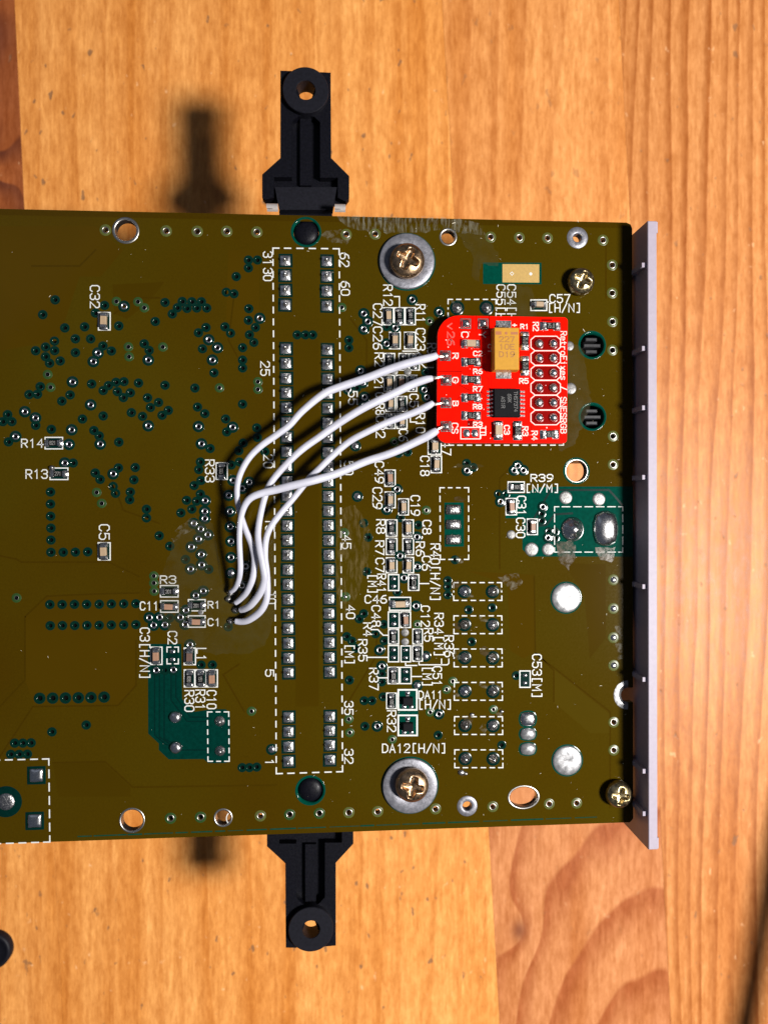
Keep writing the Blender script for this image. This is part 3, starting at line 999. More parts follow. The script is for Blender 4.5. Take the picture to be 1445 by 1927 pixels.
# ------------------------------------------------------------------ connector pins
def pin_mesh(seed):
    rnd = random.Random(seed)
    mb = MB()
    mb.box((0.05, 0, 0.010), (2.30, 2.30, 0.02), 1)
    n = 20
    prof = [(0.88, 0.02, 0.95), (0.87, 0.10, 0.94), (0.66, 0.19, 0.85), (0.44, 0.30, 0.5), (0.31, 0.42, 0.1), (0.26, 0.62, 0.0), (0.23, 1.25, 0.0), (0.17, 1.40, 0.0), (0.05, 1.44, 0.0)]
    vs, fs = [], []
    jx, jy = rnd.uniform(-0.08, 0.08), rnd.uniform(-0.08, 0.08)
    for li, (r, z, sq) in enumerate(prof):
        for i in range(n):
            t = 2 * math.pi * (i + 0.5) / n
            cx, cy = math.cos(t), math.sin(t)
            k = sq / max(abs(cx), abs(cy)) + (1 - sq)
            w = 1 + rnd.uniform(-0.03, 0.03) * (1 if 0 < li < 4 else 0)
            vs.append((r * k * cx * w + jx * z, r * k * cy * w + jy * z, z))
    for a in range(len(prof) - 1):
        for i in range(n):
            j = (i + 1) % n
            fs.append((a * n + i, a * n + j, (a + 1) * n + j, (a + 1) * n + i))
    fs.append(tuple((len(prof) - 1) * n + i for i in range(n)))
    mb.add(vs, fs, 0, True)
    return mb.mesh('pin_joint', ['solder_pin', 'teal_dark'])


PM = [pin_mesh(i) for i in range(6)]
LEFT = [(537, 490), (537, 518), (537, 546), (537, 573.5)]
LEFT += [(538 + (543 - 538) * i / 22.0, 656 + (1266.5 - 656) * i / 22.0) for i in range(23)]
LEFT += [(543, 1350), (543, 1377.5), (543, 1405.5), (543, 1433.5)]
RIGHT = [(615, 491), (615, 519.5), (615, 547.5), (615, 575.5)]
RIGHT += [(616 + (620.5 - 616) * i / 22.0, 658 + (1265 - 658) * i / 22.0) for i in range(23)]
RIGHT += [(621, 1348.5), (621, 1375.5), (621, 1402.5), (621, 1430.5)]
random.seed(5)
for (x, y) in LEFT + RIGHT:
    p = at(x, y)
    obj('pin_joint', random.choice(PM), BOARD, (p.x, p.y, 0.004), random.choice((0, 0, math.pi)) + random.uniform(-0.02, 0.02))


def solder_blob(name, x, y, rx, ry, h, mat='solder', clear=0.0, sq=0.0, cmat='teal_dark', n=20, parent=BOARD, z=0.02, tip=False, seed=0):
    rnd = random.Random(seed + int(x * 7 + y))
    p = at(x, y)
    mb = MB()
    if clear:
        mb.lathe([(1.0 + clear, 0.004), (0.98 + clear, 0.018), (0.9, 0.02)], n, mi=1, sq=sq, sx=rx, sy=ry)
    prof = [(1.0, 0.02), (0.97, 0.25), (0.85, 0.55), (0.65, 0.82), (0.40, 0.96), (0.15, 1.0), (0.02, 1.0)]
    if tip:
        prof = [(1.0, 0.02), (0.95, 0.14), (0.75, 0.34), (0.5, 0.62), (0.34, 0.90), (0.22, 1.0), (0.02, 1.02)]
    vs, fs = [], []
    ph = [rnd.uniform(-0.06, 0.06) for _ in range(n)]
    for (r, zz) in prof:
        for i in range(n):
            t = 2 * math.pi * (i + 0.5) / n
            cx, cy = math.cos(t), math.sin(t)
            k = sq / max(abs(cx), abs(cy)) + (1 - sq)
            k *= 1 + (ph[i] if 0.1 < r else 0) * (0.5 if r > 0.96 else 1.0)
            vs.append((r * k * cx * rx, r * k * cy * ry, 0.02 + zz * h))
    for a in range(len(prof) - 1):
        for i in range(n):
            j = (i + 1) % n
            fs.append((a * n + i, a * n + j, (a + 1) * n + j, (a + 1) * n + i))
    mb.add(vs, fs, 0, True)
    return obj(name, mb.mesh(name, [mat, cmat]), parent, (p.x, p.y, z))


# through-hole joints in the dashed boxes
ROWS = [1113, 1175.6, 1238, 1301, 1365.5, 1428]
for i, y in enumerate(ROWS):
    for j, x in enumerate((873.7, 926.5)):
        xx = x + i * 0.3
        o = solder_blob('lead_joint', xx, y + j * 0.5, 0.86, 0.86, 0.55 + 0.25 * ((i * 2 + j) % 3), 'solder_dull' if (i + j) % 3 else 'solder', 0.42, tip=True, seed=i * 3 + j, z=0.004)
for (x, y) in ((859.9, 579), (915.4, 579)):
    solder_blob('lead_joint', x, y, 0.9, 0.9, 0.6, 'solder_dull', 0.42, tip=True, z=0.004)
for (x, y) in ((413.5, 1357.5), (414.3, 1413.4)):
    solder_blob('lead_joint', x, y, 0.88, 0.88, 0.8, 'solder_dull', 0.0, tip=True, z=0.012)
for (x, y) in ((330.3, 1349.8), (331.3, 1407)):
    solder_blob('lead_joint', x, y, 1.05, 1.05, 0.75, 'solder', 0.0, z=0.012)
# three pads of the small header
mb = MB()
mb.box((0, 0, 0.012), (3.35, 7.6, 0.016))
p = at(854.5, 987.2)
obj('pad_clearance', mb.mesh('pad_clearance', 'teal_mask'), BOARD, (p.x, p.y, 0.0))
for y in (959, 987, 1015.5):
    solder_blob('pad_joint', 853, y, 1.35, 0.88, 0.75, 'solder_dull', 0.0, sq=0.8, z=0.012, seed=int(y))
# shield pads, jack joints, switch joints
for (x, y) in ((1065.2, 1125), (1067.2, 1431.5)):
    p = at(x, y)
    mb = MB()
    mb.lathe([(2.82, 0.004), (2.78, 0.02), (2.4, 0.022)], 40, mi=1)
    mb.lathe([(2.60, 0.02), (2.56, 0.14), (2.3, 0.24), (1.6, 0.30), (0.8, 0.28), (0.3, 0.25), (0.04, 0.24)], 40)
    obj('shield_pad', mb.mesh('shield_pad', ['solder_flat', 'teal_mask']), BOARD, (p.x, p.y, 0.002))
solder_blob('jack_joint', 1076.5, 996, 1.88, 1.95, 1.5, 'solder', 0.12, tip=True, n=28, z=0.014)
solder_blob('jack_joint', 1138.5, 994.5, 2.2, 3.0, 1.2, 'solder', 0.05, n=28, z=0.014, sq=0.25)
for y in (1353.5, 1381.5, 1409.8):
    solder_blob('switch_joint', 993, y, 1.38, 1.05 if y > 1360 else 1.28, 0.55, 'solder_flat' if y > 1360 else 'solder', 0.18, z=0.004, cmat='teal_mask', sq=0.25)
# bare test spots
for (x, y, r) in ((1064.4, 936.5, 12.5), (1126.7, 939.5, 12.5), (1000, 1034, 13), (1031.3, 1034, 12), (961.8, 1006.2, 8.5), (742, 698.8, 7), (767, 699.4, 7), (377.8, 1152.5, 5.2), (762, 1190.6, 7.5), (762, 1208, 7.5),
                  (1071, 651, 9), (1073.5, 731, 11)):
    p = at(x, y)
    mb = MB()
    rr = r * MM
    mb.lathe([(rr, 0.02), (rr * 0.96, 0.06), (rr * 0.7, 0.09), (0.02, 0.10)], 22)
    obj('test_spot', mb.mesh('test_spot', 'pad_tin'), BOARD, (p.x, p.y, 0.02))
# lower left part: square pads and a screw stake
for (x, y) in ((68.5, 1459.5), (65.3, 1545.4)):
    solder_blob('square_joint', x, y, 1.12, 1.12, 0.42, 'solder', 0.36, sq=0.95, cmat='teal_dark', z=0.004)
p = at(11, 1509.3)
mb = MB()
mb.lathe([(2.6, 0.004), (2.56, 0.022), (1.2, 0.024)], 36, mi=1)
mb.lathe([(1.42, 0.02), (1.36, 0.14), (0.9, 0.22), (0.4, 0.26), (0.02, 0.26)], 24)
obj('round_joint', mb.mesh('round_joint', ['solder_dull', 'teal_dark']), BOARD, (p.x, p.y, 0.004))

# ------------------------------------------------------------------ chip parts
def chip_meshes(w, l, h, cap):
    """body of a two-terminal part lying along y, centred, plus its end terminal"""
    mb = MB()
    if cap:
        mb.box((0, 0, h / 2 + 0.10), (w, l * 0.62, h), 0, 0.07)
    else:
        mb.box((0, 0, h / 2 + 0.10), (w * 0.98, l * 0.66, h), 0, 0.03)
    body = mb
    t = MB()
    tl = l * 0.22
    t.box((0, 0, h / 2 + 0.08), (w * 1.04, tl, h + 0.06), 0, 0.06)
    # solder fillet spreading to the pad
    t.add([(-w * 0.66, -tl * 0.3, 0.02), (w * 0.66, -tl * 0.3, 0.02), (w * 0.60, tl * 1.15, 0.02), (-w * 0.60, tl * 1.15, 0.02),
           (-w * 0.5, -tl * 0.3, h * 0.7), (w * 0.5, -tl * 0.3, h * 0.7), (w * 0.42, tl * 0.55, h * 0.62), (-w * 0.42, tl * 0.55, h * 0.62)],
          [(4, 5, 6, 7), (0, 1, 5, 4), (1, 2, 6, 5), (2, 3, 7, 6), (3, 0, 4, 7)], 0, True)
    return body, t


_cm = {}


def chip_part(kind, x0, y0, x1, y1, horiz, parent=BOARD, z=0.0, marks=None, clear=True, fill=0.74, wf=0.44):
    """kind c/b/k capacitor, r resistor, n bare pads; box is the printed outline"""
    cx, cy = (x0 + x1) / 2, (y0 + y1) / 2
    p = at(cx, cy, z)
    sc = MM * (CAM_H - z) / CAM_H
    W, Lg = (x1 - x0) * sc, (y1 - y0) * sc
    if horiz:
        W, Lg = Lg, W
    w, l = W * wf, Lg * fill
    rz = math.pi / 2 if horiz else 0.0
    rz += random.uniform(-0.05, 0.05)
    if clear:
        mb = MB()
        mb.box((0, 0, 0.018), (W - 0.30, Lg - 0.26, 0.012))
        cl = obj('pad_clearance', mb.mesh('pad_clearance', 'teal_dark'), parent, (p.x, p.y, z + 0.004), math.pi / 2 if horiz else 0.0)
    if kind == 'n':
        for s in (1, -1):
            mb = MB()
            mb.lathe([(w * 0.52, 0.01), (w * 0.50, 0.09), (w * 0.36, 0.20), (w * 0.12, 0.25), (0.02, 0.25)], 14, sq=0.55, sy=0.72)
            dy = s * l * 0.30
            off = Vector((dy, 0)) if horiz else Vector((0, dy))
            obj('bare_pad', mb.mesh('bare_pad', 'solder'), parent, (p.x + off.x, p.y + off.y, z + 0.026), rz)
        return
    h = {'c': 0.80, 'b': 0.75, 'k': 0.85, 'r': 0.48}[kind]
    mat = {'c': 'ceramic_tan', 'b': 'ceramic_brown', 'k': 'ceramic_dark', 'r': 'resistor_black'}[kind]
    key = (kind, round(w, 1), round(l, 1))
    if key not in _cm:
        b, t = chip_meshes(w, l, h, kind != 'r')
        _cm[key] = (b.mesh('chip_body', mat), t.mesh('terminal', 'solder_fillet'))
    bm, tm = _cm[key]
    name = {'c': 'chip_capacitor', 'b': 'chip_capacitor', 'k': 'chip_inductor', 'r': 'chip_resistor'}[kind]
    o = obj(name, bm, parent, (p.x, p.y, z + 0.02), rz)
    for s in (1, -1):
        t = bpy.data.objects.new('terminal', tm)
        COL.objects.link(t)
        t.parent = o
        t.location = (0, s * l * 0.39 * U, 0)
        t.rotation_euler = (0, 0, 0 if s > 0 else math.pi)
    if kind == 'r':
        # printed value on the black top, a frame of glass round it
        mk = MB()
        zz = h + 0.10 + 0.006
        a, b2 = w * 0.30, l * 0.20
        if marks:
            n = len(marks)
            for i, ch in enumerate(marks):
                for k, st in enumerate(G.get(ch, [])):
                    closed = st[-1] == 'c'
                    pts = [Vector((-a + 2 * a * gy / 6.0, b2 - 2 * b2 * (i * 5.2 + gx) / (n * 5.2 - 1.2))) for gx, gy in (st[:-1] if closed else st)]
                    mk.ribbon([(q.x, q.y) for q in pts], 0.075 if n < 4 else 0.065, zz + 0.003 * k, closed)
            t = bpy.data.objects.new('printed_value', mk.mesh('printed_value', 'mark_grey'))
            COL.objects.link(t)
            t.parent = o
    return o


random.seed(21)
V, Hh = False, True
PARTS = [  # kind, box, horizontal, own printed outline, value
    ('c', 184.4, 586.8, 208.5, 621.7, V, 1, None), ('r', 84, 822, 119, 845.6, Hh, 1, '821'), ('r', 93.4, 879.7, 129, 903.4, Hh, 1, '271'),
    ('c', 183.9, 1020.4, 208.5, 1054.8, V, 1, None), ('r', 301, 1101, 336.3, 1124.6, Hh, 1, '201'), ('b', 301.4, 1129.6, 336.3, 1153.2, Hh, 1, None),
    ('b', 282.8, 1217, 306, 1251.6, V, 1, None), ('n', 313.4, 1217, 336.8, 1250.4, V, 2, None), ('k', 345.7, 1218.7, 369, 1252, V, 1, None),
    ('r', 346, 1259.8, 367.4, 1294, V, 1, '820'), ('r', 367.4, 1259.8, 388.8, 1294, V, 1, '151'), ('b', 388.8, 1259.8, 410.2, 1294, V, 1, None),
    ('r', 353.6, 1127.5, 387.3, 1150.7, Hh, 1, '201'), ('b', 353.6, 1158, 387.3, 1181.4, Hh, 1, None), ('r', 406, 870, 428.9, 903, V, 1, '103'),
    ('c', 720.5, 577.8, 741.2, 611.7, V, 1, None), ('r', 741.2, 577.8, 761.8, 611.7, V, 1, '681'), ('r', 761.8, 577.8, 782.5, 611.7, V, 1, '681'),
    ('c', 731.6, 624, 754, 657, V, 1, None), ('c', 760, 624, 782.5, 657, V, 1, None),
    ('r', 722, 664, 743.5, 697, V, 1, '472'), ('r', 749.6, 664, 769.6, 697, V, 1, '331'), ('r', 769.6, 664, 790, 697, V, 1, '331'),
    ('c', 721.7, 705, 743, 737, V, 1, None), ('b', 744.6, 705, 766, 737, V, 1, None), ('r', 767, 705, 785, 737, V, 1, '152'),
    ('c', 725, 745.7, 744.4, 774.7, V, 1, None), ('r', 745.8, 745, 766.6, 775.4, V, 1, '103'), ('r', 725.7, 777.5, 744.4, 807, V, 1, '103'), ('c', 745.8, 777.5, 766.6, 807, V, 1, None),
    ('c', 804.6, 824.6, 831, 855.7, V, 1, None), ('c', 810, 857, 831.6, 890.3, V, 1, None),
    ('b', 723, 883.5, 744.6, 915.9, V, 1, None), ('c', 723.5, 924.8, 744.6, 956.5, V, 1, None), ('c', 748.9, 937.8, 769.5, 970, V, 1, None),
    ('r', 725.7, 977.4, 747.8, 1009.9, V, 1, '151'), ('c', 756.8, 977.4, 778.7, 1009.9, V, 1, None), ('r', 725.7, 1012, 747.8, 1044.5, V, 1, '681'), ('r', 757, 1012, 779, 1044.5, V, 1, '681'),
    ('c', 725.7, 1048.7, 747.8, 1079, V, 1, None), ('c', 757.5, 1048, 779, 1079, V, 1, None), ('n', 729.8, 1080.5, 751.3, 1112.3, V, 1, None), ('r', 767.5, 1080.5, 789, 1112, V, 1, '0'),
    ('c', 731.7, 1123.3, 773.3, 1149.5, Hh, 1, None), ('n', 729.7, 1150.7, 752, 1183, V, 1, None), ('b', 753, 1150.7, 773.3, 1182, V, 1, None),
    ('r', 730, 1184, 751, 1213, V, 1, '820'), ('r', 775.8, 1183, 795.7, 1213, V, 1, '681'), ('n', 729.7, 1214, 751, 1246.6, V, 1, None), ('n', 753.4, 1214.7, 773.3, 1246.6, V, 1, None),
    ('r', 775.3, 1214.7, 795.7, 1245.4, V, 1, '151'), ('r', 729, 1255, 751.4, 1287.7, V, 1, '820'), ('n', 752, 1255, 774.5, 1287.7, V, 1, None),
    ('r', 726.4, 1303.6, 747, 1334.7, V, 1, '103'), ('c', 997.6, 563, 1029.5, 585, Hh, 1, None), ('r', 954.8, 905.8, 987.2, 927.5, Hh, 1, '101'),
    ('b', 951, 937, 972.7, 969.8, V, 1, None), ('b', 990.9, 975.6, 1012, 1007, V, 1, None), ('n', 977, 1261.9, 998.4, 1294.7, V, 1, None),
]
SW = 0.19                      # printed line width
for (k, a, b, c, d, hz, ol, mk) in PARTS:
    chip_part(k, a, b, c, d, hz, marks=mk)
    mb = MB()
    if ol == 1:
        mb.ribbon([at(a + 1, b + 1), at(a + 1, d - 1), at(c - 1, d - 1), at(c - 1, b + 1)], SW, 0.036 + random.uniform(0, 0.006), True)
    else:
        for q in ([(a + 8, b + 1), (a + 1, b + 1), (a + 1, b + 10)], [(c - 8, b + 1), (c - 1, b + 1), (c - 1, b + 10)],
                  [(a + 8, d - 1), (a + 1, d - 1), (a + 1, d - 10)], [(c - 8, d - 1), (c - 1, d - 1), (c - 1, d - 10)]):
            mb.ribbon([at(*w) for w in q], SW, 0.036)
    pc = at((a + c) / 2, (b + d) / 2)
    built('printed_outline', mb, 'silkscreen', BOARD, (pc.x, pc.y, 0.03))

# the two three-legged parts
for (a, b, c, d) in ((748.4, 1297.4, 785.2, 1337.2), (748.4, 1345.5, 785.7, 1385.3)):
    p = at((a + c) / 2, (b + d) / 2)
    mb = MB()
    mb.box((0, 0, 0.018), (2.9, 3.2, 0.012))
    obj('pad_clearance', mb.mesh('pad_clearance', 'teal_mask'), BOARD, (p.x, p.y, 0.006))
    mb = MB()
    mb.box((0, -0.1, 0.55), (1.75, 1.35, 0.8), 0, 0.12)
    o = obj('diode_array', mb.mesh('diode_array', 'chip_black'), BOARD, (p.x, p.y, 0.02))
    for (dx, dy, s) in ((-0.62, -1.05, -1), (0.62, -1.05, -1), (0.0, 0.98, 1)):
        t = MB()
        t.box((0, 0, 0.10), (0.55, 0.75, 0.16), 0, 0.04)
        t.add([(-0.42, -0.1 * s, 0.03), (0.42, -0.1 * s, 0.03), (0.4, 0.5 * s, 0.03), (-0.4, 0.5 * s, 0.03), (-0.2, -0.1 * s, 0.26), (0.2, -0.1 * s, 0.26), (0.2, 0.25 * s, 0.2), (-0.2, 0.25 * s, 0.2)],
              [(4, 5, 6, 7), (0, 1, 5, 4), (1, 2, 6, 5), (2, 3, 7, 6), (3, 0, 4, 7)], 0, True)
        q = bpy.data.objects.new('lead', t.mesh('lead', 'solder'))
        COL.objects.link(q)
        q.parent = o
        q.location = (dx * U, dy * U, 0)
    mb = MB()
    mb.ribbon([at(a + 1, b + 1), at(a + 1, d - 1), at(c - 1, d - 1), at(c - 1, b + 1)], 0.28, 0.038, True)
    built('printed_outline', mb, 'silkscreen', BOARD, (p.x, p.y, 0.03))

# ------------------------------------------------------------------ printing on the board
TXT = [('C32', 170, 537, 187, 578.5, 90), ('R14', 40.6, 826.4, 81, 841.4, 0), ('R13', 49, 884, 89, 900, 0), ('C5', 187, 987.6, 205.5, 1015, 90), ('R3', 302, 1084, 330.6, 1098, 0),
       ('C11', 264, 1133, 297.7, 1148, 0), ('C3[H/N]', 264, 1182, 281, 1277.8, 90), ('C2', 316.4, 1188.6, 332.6, 1211.8, 90), ('L1', 370.6, 1220.5, 387.3, 1242, 90),
       ('R30', 348, 1300, 364.8, 1339, 90), ('R31', 368.6, 1299, 385.5, 1335, 90), ('C10', 389.8, 1300, 406.4, 1334, 90), ('R1', 391.7, 1132, 413.4, 1144.5, 0), ('C1', 391.7, 1164.4, 414, 1177.6, 0),
       ('R33', 386.8, 865.5, 403, 906.6, 90), ('31', 495.7, 473.4, 512, 498, 90), ('30', 496, 504.6, 512, 527.5, 90), ('62', 640, 476, 656.4, 501, 90), ('60', 642, 529.5, 657.6, 555, 90),
       ('25', 490.7, 680, 507, 706, 90), ('55', 656, 736, 672, 761, 90), ('20', 496.4, 856, 513.6, 880, 90), ('50', 648, 868, 664, 893, 90), ('45', 644, 1007.5, 660, 1032.4, 90),
       ('15', 500, 976, 516, 1000, 90), ('10', 503, 1114.6, 518.5, 1135.8, 90), ('40', 652, 1139.5, 667.5, 1164, 90), ('5', 499.9, 1260.8, 515, 1272.8, 90), ('[M]', 650, 1213, 665.7, 1250.4, 90),
       ('35', 648.7, 1320.6, 664, 1345, 90), ('32', 648.7, 1410.7, 664, 1437, 90), ('1', 500, 1429, 515, 1440, 90),
       ('R12', 721.9, 536, 738, 574, 90), ('C27', 702.6, 571.5, 718.8, 611.7, 90), ('C26', 702.6, 615, 718.8, 656.6, 90), ('R11', 783, 573, 799.4, 605.4, 90), ('C23', 783, 618, 799.4, 658.4, 90),
       ('R2', 705.7, 664, 721, 689, 90), ('C21', 705, 697, 720.5, 733, 90), ('R9', 804.6, 646, 820.5, 668, 90), ('C2', 707, 739, 722, 758, 90), ('R8', 707.5, 760, 723, 780, 90), ('C22', 708, 783, 724, 823, 90),
       ('C5', 771, 741.5, 786.6, 765, 90), ('R10', 783, 778, 799, 814, 90), ('C6', 751, 808, 766.6, 829.4, 90), ('C47', 831.6, 815, 848, 856, 90), ('C18', 791.5, 858.5, 807.4, 895, 90),
       ('C49', 706, 868.8, 721.7, 908.6, 90), ('C29', 701.8, 917.8, 718.5, 957, 90), ('C19', 773.3, 932.8, 789.5, 969.7, 90), ('R8', 708.7, 978, 724.3, 1003.7, 90), ('C8', 795.6, 979.4, 810.8, 1005, 90),
       ('R7', 707, 1018, 722.2, 1043.8, 90), ('R6', 783, 1020, 798.3, 1046, 90), ('C7', 707.3, 1050.7, 722.6, 1076.3, 90), ('C6', 794.6, 1047, 810, 1073, 90), ('R40[H/N]', 810.8, 1023.7, 827, 1131, 90),
       ('R41', 710.7, 1080.5, 725.7, 1114.4, 90), ('[M]', 693, 1081, 708.8, 1117, 90), ('C46', 687, 1120.6, 727, 1135, 0), ('C48', 699.8, 1140, 715.5, 1178.9, 90), ('R4', 684.3, 1172.6, 699.8, 1196.8, 90),
       ('R35', 674.9, 1204, 690.3, 1244, 90), ('C12', 792.5, 1140.8, 808, 1178.9, 90), ('R5', 798.7, 1183, 814.4, 1206.8, 90), ('R34[M]', 818, 1154.5, 833.8, 1235.4, 90), ('R36', 836.8, 1196.8, 853, 1236, 90),
       ('C51', 814.9, 1254.9, 830.6, 1290, 90), ('[M]', 795.7, 1255, 812, 1292, 90), ('R37', 695.3, 1258, 711.5, 1298.5, 90), ('DA11', 788, 1301, 831.8, 1315, 0), ('[H/N]', 787, 1318.5, 850, 1334, 0),
       ('R32', 729, 1338, 744.6, 1377, 90), ('DA12[H/N]', 719.7, 1400.8, 839.3, 1416.5, 0), ('C54[H', 954.8, 535.5, 970, 600, 90), ('C55[H', 934.9, 535.5, 950, 600, 90), ('C57', 1034.5, 554, 1072, 569, 0),
       ('[H/N]', 1031, 571.5, 1092.7, 586.4, 0), ('R39', 999, 892.9, 1040, 905.8, 0), ('[N/M]', 989, 912, 1051.5, 925.7, 0), ('C31', 973.5, 933.7, 989, 968.6, 90), ('C30', 971.7, 975, 987.2, 1011.7, 90),
       ('C53[M]', 1002, 1232, 1018.3, 1313.7, 90)]
for (s, a, b, c, d, rot) in TXT:
    mb = MB()
    lettering(mb, s, a, b, c, d, rot, 0.188, 0.040)
    p = at((a + c) / 2, (b + d) / 2)
    built('printed_label', mb, 'silkscreen', BOARD, (p.x, p.y, 0.03))

LINES = [[(742, 557.7), (751.5, 557.7), (751.5, 577)], [(690.8, 1237.2), (728.5, 1237.2)], [(698, 1185), (711, 1185), (721, 1195.6), (729, 1195.6)],
         [(830.6, 1240.5), (830.6, 1250)], [(844.3, 1240.5), (844.3, 1248.5), (841.5, 1251.3), (788.3, 1251.3), (788.3, 1247)], [(763, 1248), (763, 1252.5), (784, 1252.5)],
         [(775.8, 1273.3), (793.3, 1273.3)], [(712, 1275.8), (728.5, 1275.8)], [(790, 1098.3), (806.6, 1098.3)], [(772, 780), (772, 794), (784, 794)],
         [(758, 660.5), (785, 660.5), (796, 671)], [(790, 682), (800, 691.5), (815, 691.5)], [(1029.5, 568), (1031, 568)]]
for q in LINES:
    mb = MB()
    mb.ribbon([at(*w) for w in q], 0.19, 0.046)
    p = at(*q[0])
    built('printed_leader', mb, 'silkscreen', BOARD, (p.x, p.y, 0.03))


def dashed_box(pts, dash, gap, w=0.19, corner=0.75, closed=True):
    mb = MB()
    n = len(pts)
    z = 0.040
    P = [at(*q) for q in pts]
    for i in range(n):
        a, b, c = P[i - 1], P[i], P[(i + 1) % n]
        if closed or 0 < i < n - 1:
            d1, d2 = (a - b).normalized(), (c - b).normalized()
            mb.ribbon([b + d1 * corner, b, b + d2 * corner], w, z)
    for i in range(n if closed else n - 1):
        a, b = P[i], P[(i + 1) % n]
        L_ = (b - a).length
        d = (b - a) / L_
        free = L_ - 2 * (corner + gap)
        k = max(1, round((free + gap) / (dash + gap)))
        sd = (free - (k - 1) * gap) / k
        p = corner + gap
        for j in range(k):
            mb.ribbon([a + d * (p + w / 2), a + d * (p + sd - w / 2)], w, z)
            p += sd + gap
    c = sum(P, Vector((0, 0, 0))) / n
    return built('printed_dashed_outline', mb, 'silkscreen', BOARD, (c.x, c.y, 0.03))


dashed_box([(513.6, 466.4), (638.2, 467.7), (644.6, 1452.5), (520, 1456.4)], 1.18, 0.84, 0.22, 1.0)
dashed_box([(-300, 1438), (92, 1428.5), (94, 1585), (-300, 1598)], 1.3, 0.75, 0.22, 1.0)
for i, y in enumerate(ROWS):
    dashed_box([(853.5 + i * 0.4, y - 16.5), (943.5 + i * 0.4, y - 16.5), (944 + i * 0.4, y + 17), (853.5 + i * 0.4, y + 17)], 0.95, 0.62)
dashed_box([(843, 563), (933, 563), (933, 597), (843, 597)], 0.95, 0.62)
dashed_box([(390.5, 1340), (430.5, 1340), (431.4, 1433), (391.5, 1433)], 0.85, 0.62)
dashed_box([(1043.2, 953.6), (1171.5, 953.6), (1171.5, 1039), (1043.2, 1039)], 1.5, 0.5, 0.16)
dashed_box([(827.6, 917.8), (881.6, 917.8), (881.6, 1052.8), (828.5, 1052.8)], 1.0, 0.62)
dashed_box([(845, 760), (1060, 760), (1060, 837.6), (845, 837.6)], 1.0, 0.62)
mb = MB()
mb.ribbon(circle(at(963, 514.5), 0.30, 4), 0.10, 0.045, True)
mb.lathe([(0.28, 0.04), (0.02, 0.05)], 8, at(998.5, 515))
built('laminate_marks', mb, 'silkscreen', BOARD, (at(980, 514).x, at(980, 514).y, 0.03))
# scratch beside the small plated hole
mb = MB()
c = at(452, 1540)
mb.ribbon([(c.x - 1.1 + 1.2 * math.cos(a), c.y + 1.2 * math.sin(a)) for a in [2.4 + 0.28 * i for i in range(6)]], 0.16, 0.01)
built('scratch', mb, 'silkscreen', BOARD, (c.x, c.y, 0))

# ------------------------------------------------------------------ residue and dust
def stain(pts, mat, z, rough=0.7, seed=1):
    rnd = random.Random(seed)
    q = []
    n = len(pts)
    for i in range(n):
        a, b = pts[i], pts[(i + 1) % n]
        L_ = math.hypot(b[0] - a[0], b[1] - a[1])
        k = max(1, int(L_ / 7))
        for j in range(k):
            t = j / k
            q.append((a[0] + (b[0] - a[0]) * t + rnd.uniform(-1, 1) * rough * 2.2, a[1] + (b[1] - a[1]) * t + rnd.uniform(-1, 1) * rough * 2.2))
    mb = MB()
    P = [at(a, b, z) for a, b in q]
    c = sum(P, Vector((0, 0, 0))) / len(P)
    vs = [(p.x, p.y, z) for p in P] + [(c.x, c.y, z)]
    m = len(P)
    fs = [(m, (i + 1) % m, i) for i in range(m)]
    mb.add(vs, fs)
    o = built('residue', mb, mat, BOARD, (c.x, c.y, z))
    o['kind'] = 'stuff'


stain([(300, 1090), (330, 1010), (360, 975), (400, 985), (420, 1100), (520, 1010), (512, 1090), (520, 1150), (500, 1215), (470, 1230), (400, 1232), (330, 1205), (300, 1160)], 'flux_film', 0.0502, 1.0, 2)
stain([(318, 1010), (345, 985), (368, 968), (372, 990), (345, 1005), (328, 1022)], 'flux_white', 0.0505, 1.0, 3)
stain([(635, 406), (820, 408), (905, 418), (912, 440), (830, 434), (760, 438), (706, 438), (650, 425)], 'scrape_white', 0.0507, 1.2, 4)
stain([(604, 440), (612, 432), (640, 432), (662, 448), (650, 462), (630, 455), (612, 456)], 'flux_white', 0.051, 1.0, 5)
stain([(860, 440), (905, 430), (940, 480), (935, 500), (905, 495), (900, 530), (888, 520), (890, 480)], 'flux_film', 0.0513, 1.0, 6)
stain([(940, 535), (1000, 540), (1010, 600), (960, 598)], 'flux_film', 0.0516, 1.0, 7)
stain([(1066, 640), (1100, 660), (1112, 760), (1080, 840), (1050, 850), (1068, 760)], 'flux_film', 0.0519, 1.4, 8)
stain([(636, 960), (668, 950), (700, 1000), (690, 1080), (668, 1130), (646, 1160), (630, 1100)], 'rub_gold', 0.0525, 1.2, 9)
stain([(1046, 1022), (1080, 1015), (1082, 1050), (1068, 1072), (1052, 1058)], 'flux_gloss', 0.053, 1.2, 10)
stain([(1120, 1030), (1160, 1030), (1150, 1058), (1130, 1056)], 'flux_gloss', 0.0533, 1.2, 11)
stain([(1157, 1178), (1170, 1176), (1172, 1240), (1160, 1244)], 'flux_white', 0.0536, 0.7, 12)
stain([(938, 1085), (975, 1080), (985, 1100), (960, 1110)], 'flux_white', 0.054, 1.3, 13)
stain([(850, 880), (866, 876), (880, 872), (912, 876), (900, 882), (872, 884), (860, 872)], 'flux_film', 0.0543, 1.0, 14)
